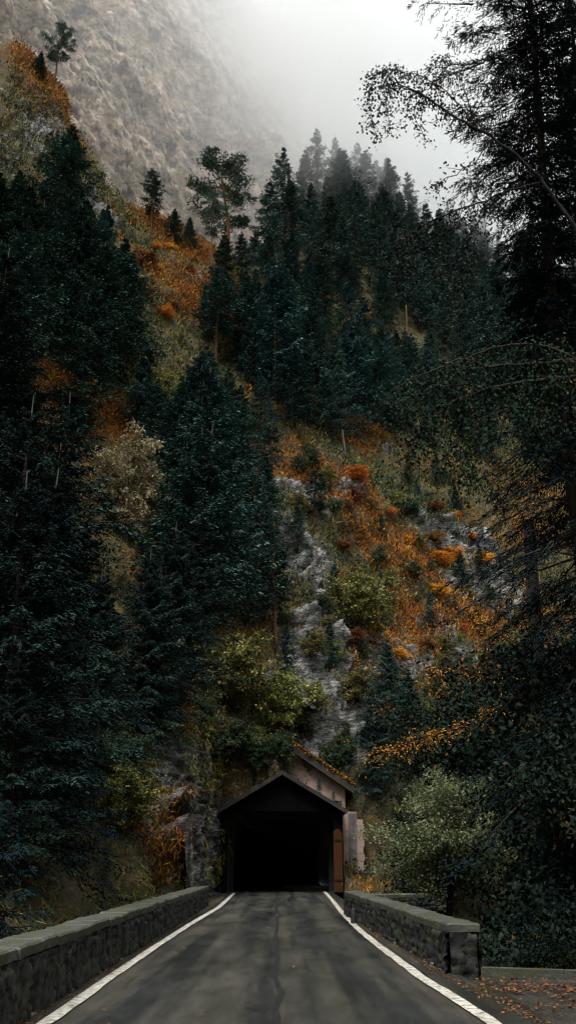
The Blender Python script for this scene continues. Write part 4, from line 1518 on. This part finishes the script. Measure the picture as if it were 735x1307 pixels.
near_conifer('left_spruce_b', (-7.1, 32, 0), 10.5, 'dark spruce behind the left parapet before the bracken covered bank',
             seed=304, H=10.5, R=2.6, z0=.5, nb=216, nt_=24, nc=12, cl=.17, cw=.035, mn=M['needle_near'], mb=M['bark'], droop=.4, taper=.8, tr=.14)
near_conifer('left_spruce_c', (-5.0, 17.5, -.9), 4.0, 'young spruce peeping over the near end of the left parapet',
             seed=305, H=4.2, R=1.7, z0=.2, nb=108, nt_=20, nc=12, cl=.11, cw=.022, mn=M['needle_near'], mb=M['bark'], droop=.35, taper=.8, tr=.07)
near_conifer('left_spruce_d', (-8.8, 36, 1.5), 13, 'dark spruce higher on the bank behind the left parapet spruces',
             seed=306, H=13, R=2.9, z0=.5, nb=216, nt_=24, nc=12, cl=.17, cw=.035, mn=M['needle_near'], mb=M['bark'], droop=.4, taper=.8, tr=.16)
for i, (x_, y_, h_, lb) in enumerate([
        (-5.4, 21, 5.0, 'half grown spruce between the young one and the tall left edge spruce'),
        (-6.2, 28.5, 6.5, 'half grown spruce behind the middle of the left parapet'),
        (-8.6, 30, 12, 'dark spruce standing back from the left parapet at the picture edge'),
        (-7.9, 38.3, 6.5, 'spruce above the dark rock bank left of the hanging grass'),
        (-10.2, 41, 12, 'tall spruce on the left bank behind the parapet spruces')]):
    plant(SPN[i % 3], 'spruce_tree', (x_, y_, drop(x_, y_) - .2), h_, lb, 'tree', None, i * 1.1, 1.1)

nt1 = broadleaf('lit_tree', 311, 6.3, 2.0, M['leaf_lit'], M['bark_dark'], 14, 9, 110, .1, .42, .13, 1, spread=.26)
plant(nt1, 'broadleaf_tree', (4.95, 31, -1.8), 5.7, 'olive yellow leaved tree with a dark trunk behind the right parapet', 'tree', None, .4)
nt2 = broadleaf('under_tree', 312, 5.0, 2.2, M['leaf_dark'], M['bark_dark'], 12, 8, 120, .1, .12, .07, 3, spread=.3)
for i, (x_, y_, h_, lb) in enumerate([
        (6.9, 18.6, 5.6, 'dark leafy understorey tree behind the timber fence'),
        (8.0, 26, 6.2, 'dark leafy tree between the huge spruce and the olive yellow tree'),
        (8.6, 24, 8.5, 'dark leafy tree filling the right edge under the huge spruce'),
        (9.6, 34, 9.0, 'tall dark leafy tree behind the olive yellow tree'),
        (11.5, 42, 11, 'dark leafy tree deep in the shade beyond the right parapet'),
        (5.1, 18.4, 2.3, 'low dark bush right behind the square end of the right parapet'),
        (6.8, 48, 4.0, 'dark leafy bush between the pink pilaster and the low stone wall'),
        (9.5, 52, 9, 'dark leafy tree right of the pink pilaster')]):
    plant(nt2, 'understorey_tree' if h_ > 4 else 'bush', (x_, y_, drop(x_, y_) - .1), h_, lb, 'tree' if h_ > 4 else 'bush', None, i * 1.3)


def traced_tree(name, label, trunk, boughs, Y, mt, leaf_m, leaf, r0, dens, spread, droop, seed, hang=0, Lmul=1.0, aspect=.75, needles=False):
    """tree whose boughs are surveyed from the photograph and built round their own depth Y"""
    g = np.random.default_rng(seed)
    o = thing(name, tuple(trunk[0]), label, 'tree')
    loc = np.array(trunk[0])
    mb = MB()
    tr_ = np.array(trunk) - loc
    mb.tube(tr_, np.linspace(r0 * 2.2, r0, len(tr_)), 8)
    LP, LD = [], []
    s0, s1, sr = [], [], []
    for pts, ra, rb, dn, wd in boughs:
        W_ = []
        for i, p in enumerate(pts):
            yy = Y + (p[2] if len(p) > 2 else 0)
            W_.append(at_y(p[0], p[1], yy) - loc)
        W_ = np.array(W_)
        t0 = np.linspace(0, 1, len(W_))
        t1 = np.linspace(0, 1, max(6, len(W_) * 3))
        Wc = np.stack([np.interp(t1, t0, W_[:, j]) for j in range(3)], 1)
        Wc[1:-1] += g.normal(0, .012, Wc[1:-1].shape)
        mb.tube(Wc, np.linspace(ra, rb, len(Wc)), 6)
        if dn <= 0:
            continue
        L = np.linalg.norm(np.diff(Wc, axis=0), axis=1).sum()
        ntw = max(2, int(L * dens * dn))
        for k in range(ntw):
            u = g.random() ** .8
            b = np.array([np.interp(u, t1, Wc[:, j]) for j in range(3)])
            dr = g.normal(0, 1, 3) * np.array([1, 1, .55]) + np.array([0, 0, -droop])
            dr /= np.linalg.norm(dr)
            ln = wd * (.35 + .9 * g.random()) * Lmul
            e_ = b + dr * ln + np.array([0, 0, -hang * ln * .5])
            s0.append(b)
            s1.append(e_)
            sr.append(.006 + rb * .25)
            m_ = max(3, int(ln / (leaf * .42)))
            for j in range(m_):
                v = (j + g.random()) / m_
                q = b + (e_ - b) * v + np.array([0, 0, hang * ln * .12 * math.sin(v * 3)])
                LP.append(q + g.normal(0, leaf * spread, 3))
                LD.append((dr * 1.2 if needles else dr * .4) + g.normal(0, .45, 3) + np.array([0, 0, -.1 if needles else -.5]))
    V3, F3 = sticks(np.array(s0), np.array(s1), np.array(sr))
    mb.add(V3, [tuple(f) for f in F3])
    link('trunk', mb.mesh('trunk', mt, True), o)
    LP, LD = np.array(LP), np.array(LD)
    n = len(LP)
    V = cards(LP, LD, g.normal(0, 1, (n, 3)), leaf * (.7 + .6 * g.random(n)), leaf * aspect * (.8 + .4 * g.random(n)))
    link('crown', mesh_np(name + '_crown', V, [quads(n)], [leaf_m], False, {'tint': np.clip(.45 + .17 * g.normal(0, 1, n) + .5 * fbm(LP * 1.3 + 40, 3, seed), 0, 1)}), o)
    print(name, n)
    return o


b0 = at_y(790, 380, 13)
birch = [
    ([(790, 380), (735, 293), (713, 261), (690, 230), (659, 199), (624, 172), (586, 153), (566, 139), (537, 120), (505, 105)], .036, .010, .0, .4),
    ([(586, 153, 0), (566, 139, 0), (537, 120, 0), (505, 108), (480, 110, .1)], .012, .005, 2.6, .42),
    ([(624, 172, 0), (600, 150, .1), (572, 120, .2), (540, 98), (500, 88), (478, 92)], .012, .004, 2.8, .34),
    ([(478, 92), (470, 120), (474, 150), (482, 178)], .005, .003, 2.8, .2),
    ([(500, 95), (492, 130), (497, 165)], .005, .003, 2.8, .2),
    ([(530, 118), (528, 150), (545, 180)], .005, .003, 1.6, .16),
    ([(560, 139), (530, 140), (500, 142)], .007, .003, .5, .12),
    ([(582, 153), (560, 152), (537, 160)], .006, .003, .2, .1),
    ([(605, 160), (600, 135), (587, 102), (575, 80), (560, 70)], .009, .003, 2.0, .3),
    ([(600, 150), (622, 120), (640, 95), (655, 80)], .009, .003, 1.2, .3),
    ([(628, 175), (605, 209), (566, 230), (549, 238)], .011, .004, 1.6, .28),
    ([(605, 209), (612, 235), (600, 262)], .006, .003, 1.6, .2),
    ([(688, 234), (660, 240), (636, 248), (600, 262), (551, 281), (520, 300), (500, 318)], .02, .005, 1.6, .3),
    ([(636, 250), (616, 273), (596, 303), (578, 327), (560, 350)], .014, .005, 2.0, .34),
    ([(551, 281), (530, 310), (520, 335), (512, 350)], .006, .003, 2.6, .34),
    ([(578, 327), (588, 350), (570, 372)], .006, .003, 2.0, .3),
    ([(600, 262), (585, 285), (560, 300), (545, 315)], .006, .003, 2.2, .34),
]
traced_tree('birch_tree', 'birch leaning in from the right with small dark leaves against the white sky', [(6.9, 13.2, -.5), (6.5, 13.1, 2.5), (5.9, 13, 6), tuple(b0)],
            birch, 13, M['bark_dark'], M['leaf_birch'], .05, .075, 9, 1.0, .75, 21, .5)

beech = [
    ([(760, 452), (735, 459), (688, 464), (619, 469), (588, 457), (560, 470)], .05, .012, 1.5, 1.0),
    ([(760, 474), (735, 481), (674, 487), (626, 495), (580, 511), (545, 540), (520, 570)], .055, .012, 2.0, 1.0),
    ([(700, 530), (688, 523), (650, 521), (610, 535), (580, 560), (560, 590)], .03, .01, 1.8, .9),
    ([(626, 495), (590, 490), (550, 495), (520, 510)], .02, .008, 2.0, .8),
    ([(545, 540), (530, 520), (512, 530)], .012, .006, 1.8, .6),
    ([(735, 459), (690, 440), (650, 440), (610, 450), (570, 470)], .03, .01, 1.5, .8),
    ([(580, 560), (600, 590), (620, 610)], .015, .006, 1.0, .6),
    ([(545, 540), (528, 575), (518, 605)], .012, .005, 2.2, .4),
    ([(610, 535), (596, 580), (575, 620)], .012, .005, 1.8, .4),
    ([(560, 470), (530, 480), (500, 498), (488, 515)], .012, .005, 2.4, .45),
]
b1 = at_y(790, 470, 17)
traced_tree('beech_tree', 'leafy tree arching long pale boughs in from the right over the gully', [(7.6, 17.8, -.8), (7.3, 17.3, 4), (6.9, 17, 8), tuple(b1)],
            beech, 17, M['bark'], M['leaf_beech'], .075, .1, 8.5, 1.6, .8, 22, .9)
orb = [
    ([(640, 900), (600, 925), (550, 938), (510, 948), (462, 966)], .04, .008, 1.6, .5),
    ([(550, 938), (520, 955), (490, 965)], .015, .006, 1.4, .4),
    ([(660, 800), (620, 770), (590, 775), (575, 800)], .02, .006, .9, .5),
    ([(660, 830), (630, 800), (600, 790)], .02, .006, .9, .5),
    ([(650, 860), (600, 855), (560, 850), (530, 872)], .02, .006, 1.1, .45),
]
b2 = at_y(650, 850, 36)
traced_tree('larch_tree', 'autumn larch with bright orange boughs reaching left out of the dark wood', [(7.0, 27.8, -3), (7.0, 27.7, 2), (7.1, 27.6, 6), (7.2, 27.5, 11)],
            orb, 27.5, M['bark_dark'], M['leaf_orange'], .09, .17, 9, .8, .25, 23, .3, aspect=.28, needles=True)

# ------------------------------------------------------------------ fallen leaves
g = np.random.default_rng(9)


def litter(name, label, X, Yv, m_, sz):
    n = len(X)
    P = np.stack([X, Yv, np.full(n, .03) + g.random(n) * .015], 1)
    V = cards(P, g.normal(0, 1, (n, 3)) * np.array([1, 1, .15]), g.normal(0, .25, (n, 3)) + np.array([0, 0, 1]), sz * (.6 + .8 * g.random(n)), sz * .7)
    link(name, mesh_np(name, V, [quads(n)], [m_], False, {'tint': g.random(n)}), None, kind='stuff', label=label, category='leaves')


n = 2200
side = g.random(n) < .5
yv = 11 + 40 * g.random(n) ** 1.5
xv = np.where(side, -2.79 + .2 * g.random(n) ** 2, np.interp(yv, [11, 16.9, 33.8, 51], [2.9, 2.52, 1.98, 2.5]) - .22 * g.random(n) ** 2)
litter('fallen_leaves', 'brown leaf litter and dirt gathered along the foot of the parapets', xv, yv, M['leaf_rust'], .035)
n = 2600
yv = 14.2 + g.normal(0, .9, n)
xv = 2.7 + 4.6 * g.random(n)
k_ = (yv < 16.4 - (xv - 2.7) * .25) & (fbm(np.stack([xv * 1.2, yv * 1.5, yv * 0], 1), 3, 2) > -.12)
litter('fallen_leaves', 'red brown fallen leaves on the forecourt by the kerb', xv[k_], yv[k_], M['leaf_rust'], .06)
litter('fallen_leaves', 'a few yellow leaves scattered over the road and the verge', np.concatenate([-2.3 + 4.5 * g.random(60), 2.2 + .4 * g.random(50)]),
       np.concatenate([10 + 24 * g.random(60), 12 + 16 * g.random(50)]), M['leaf_orange'], .05)

# ------------------------------------------------------------------ air
def volume(name, density, col=(1, 1, 1), aniso=0.0):
    m = bpy.data.materials.new(name)
    m.use_nodes = True
    nt = m.node_tree
    nt.nodes.clear()
    out = nt.nodes.new('ShaderNodeOutputMaterial')
    v = nt.nodes.new('ShaderNodeVolumePrincipled')
    v.inputs['Color'].default_value = (*col, 1)
    v.inputs['Density'].default_value = density
    v.inputs['Density Attribute'].default_value = ''
    v.inputs['Anisotropy'].default_value = aniso
    nt.links.new(v.outputs[0], out.inputs['Volume'])
    try:
        m.cycles.homogeneous_volume = True
    except Exception:
        pass
    return m




def bank(c, r, dens, rot=0.0):
    bm = bmesh.new()
    bmesh.ops.create_icosphere(bm, subdivisions=5, radius=1)
    me = bpy.data.meshes.new('haze')
    for v in bm.verts:
        v.co = Vector((v.co.x * r[0], v.co.y * r[1], v.co.z * r[2]))
    bm.to_mesh(me)
    bm.free()
    me.materials.append(volume('mist', dens, aniso=.65))
    o = link('haze', me, None, kind='stuff', label='low cloud drifting over the ridge and the cliff', category='mist')
    o.location = tuple(c)
    o.rotation_euler = (0, rot, 0)


bank(survey(590, 95, 325), (88, 90, 92), .011, rad(-12))
bank(survey(560, 225, 290), (95, 70, 58), .0050, rad(18))
bank(survey(670, 200, 335), (140, 85, 95), .012, rad(10))
bank(survey(450, -75, 225), (60, 42, 56), .013)
bank(survey(425, 110, 225), (16, 30, 60), .010)
bank(survey(290, 10, 245), (125, 85, 105), .0048)

# ------------------------------------------------------------------ light
w = bpy.data.worlds.new('World')
sc.world = w
w.use_nodes = True
nt = w.node_tree
bg = nt.nodes['Background']
sky = nt.nodes.new('ShaderNodeTexSky')
sky.sky_type = 'NISHITA'
sky.sun_disc = False
SUN_EL, SUN_AZ = rad(62), rad(205)
sky.sun_elevation = SUN_EL
sky.sun_rotation = SUN_AZ
sky.air_density = 1.2
sky.dust_density = 4.0
hs = nt.nodes.new('ShaderNodeHueSaturation')
hs.inputs['Saturation'].default_value = .12
nt.links.new(sky.outputs[0], hs.inputs['Color'])
ov = nt.nodes.new('ShaderNodeMix')
ov.data_type = 'RGBA'
ov.inputs[0].default_value = .6
ov.inputs[7].default_value = (6.35, 6.95, 7.1, 1)
nt.links.new(hs.outputs[0], ov.inputs[6])
nt.links.new(ov.outputs[2], bg.inputs['Color'])
bg.inputs['Strength'].default_value = .098
sd = bpy.data.lights.new('sun', 'SUN')
sd.energy = 1.5
sd.angle = rad(20)
sd.color = (1, .97, .92)
so = bpy.data.objects.new('sun', sd)
COL.objects.link(so)
# sun_rotation is measured from +Y towards +X
dirv = Vector((math.sin(SUN_AZ) * math.cos(SUN_EL), math.cos(SUN_AZ) * math.cos(SUN_EL), math.sin(SUN_EL)))
so.rotation_euler = dirv.to_track_quat('Z', 'Y').to_euler()

# ------------------------------------------------------------------ render
sc.view_settings.view_transform = 'Standard'
sc.view_settings.look = 'None'
sc.view_settings.exposure = 1.15
sc.view_settings.gamma = 1
sc.view_settings.use_curve_mapping = False
cy = sc.cycles
cy.max_bounces = 8
cy.diffuse_bounces = 3
cy.glossy_bounces = 2
cy.transmission_bounces = 2
cy.volume_bounces = 6
cy.transparent_max_bounces = 8
cy.use_denoising = True
cy.filter_width = 1.25
cy.sample_clamp_indirect = 3
print('objects', len(sc.objects))
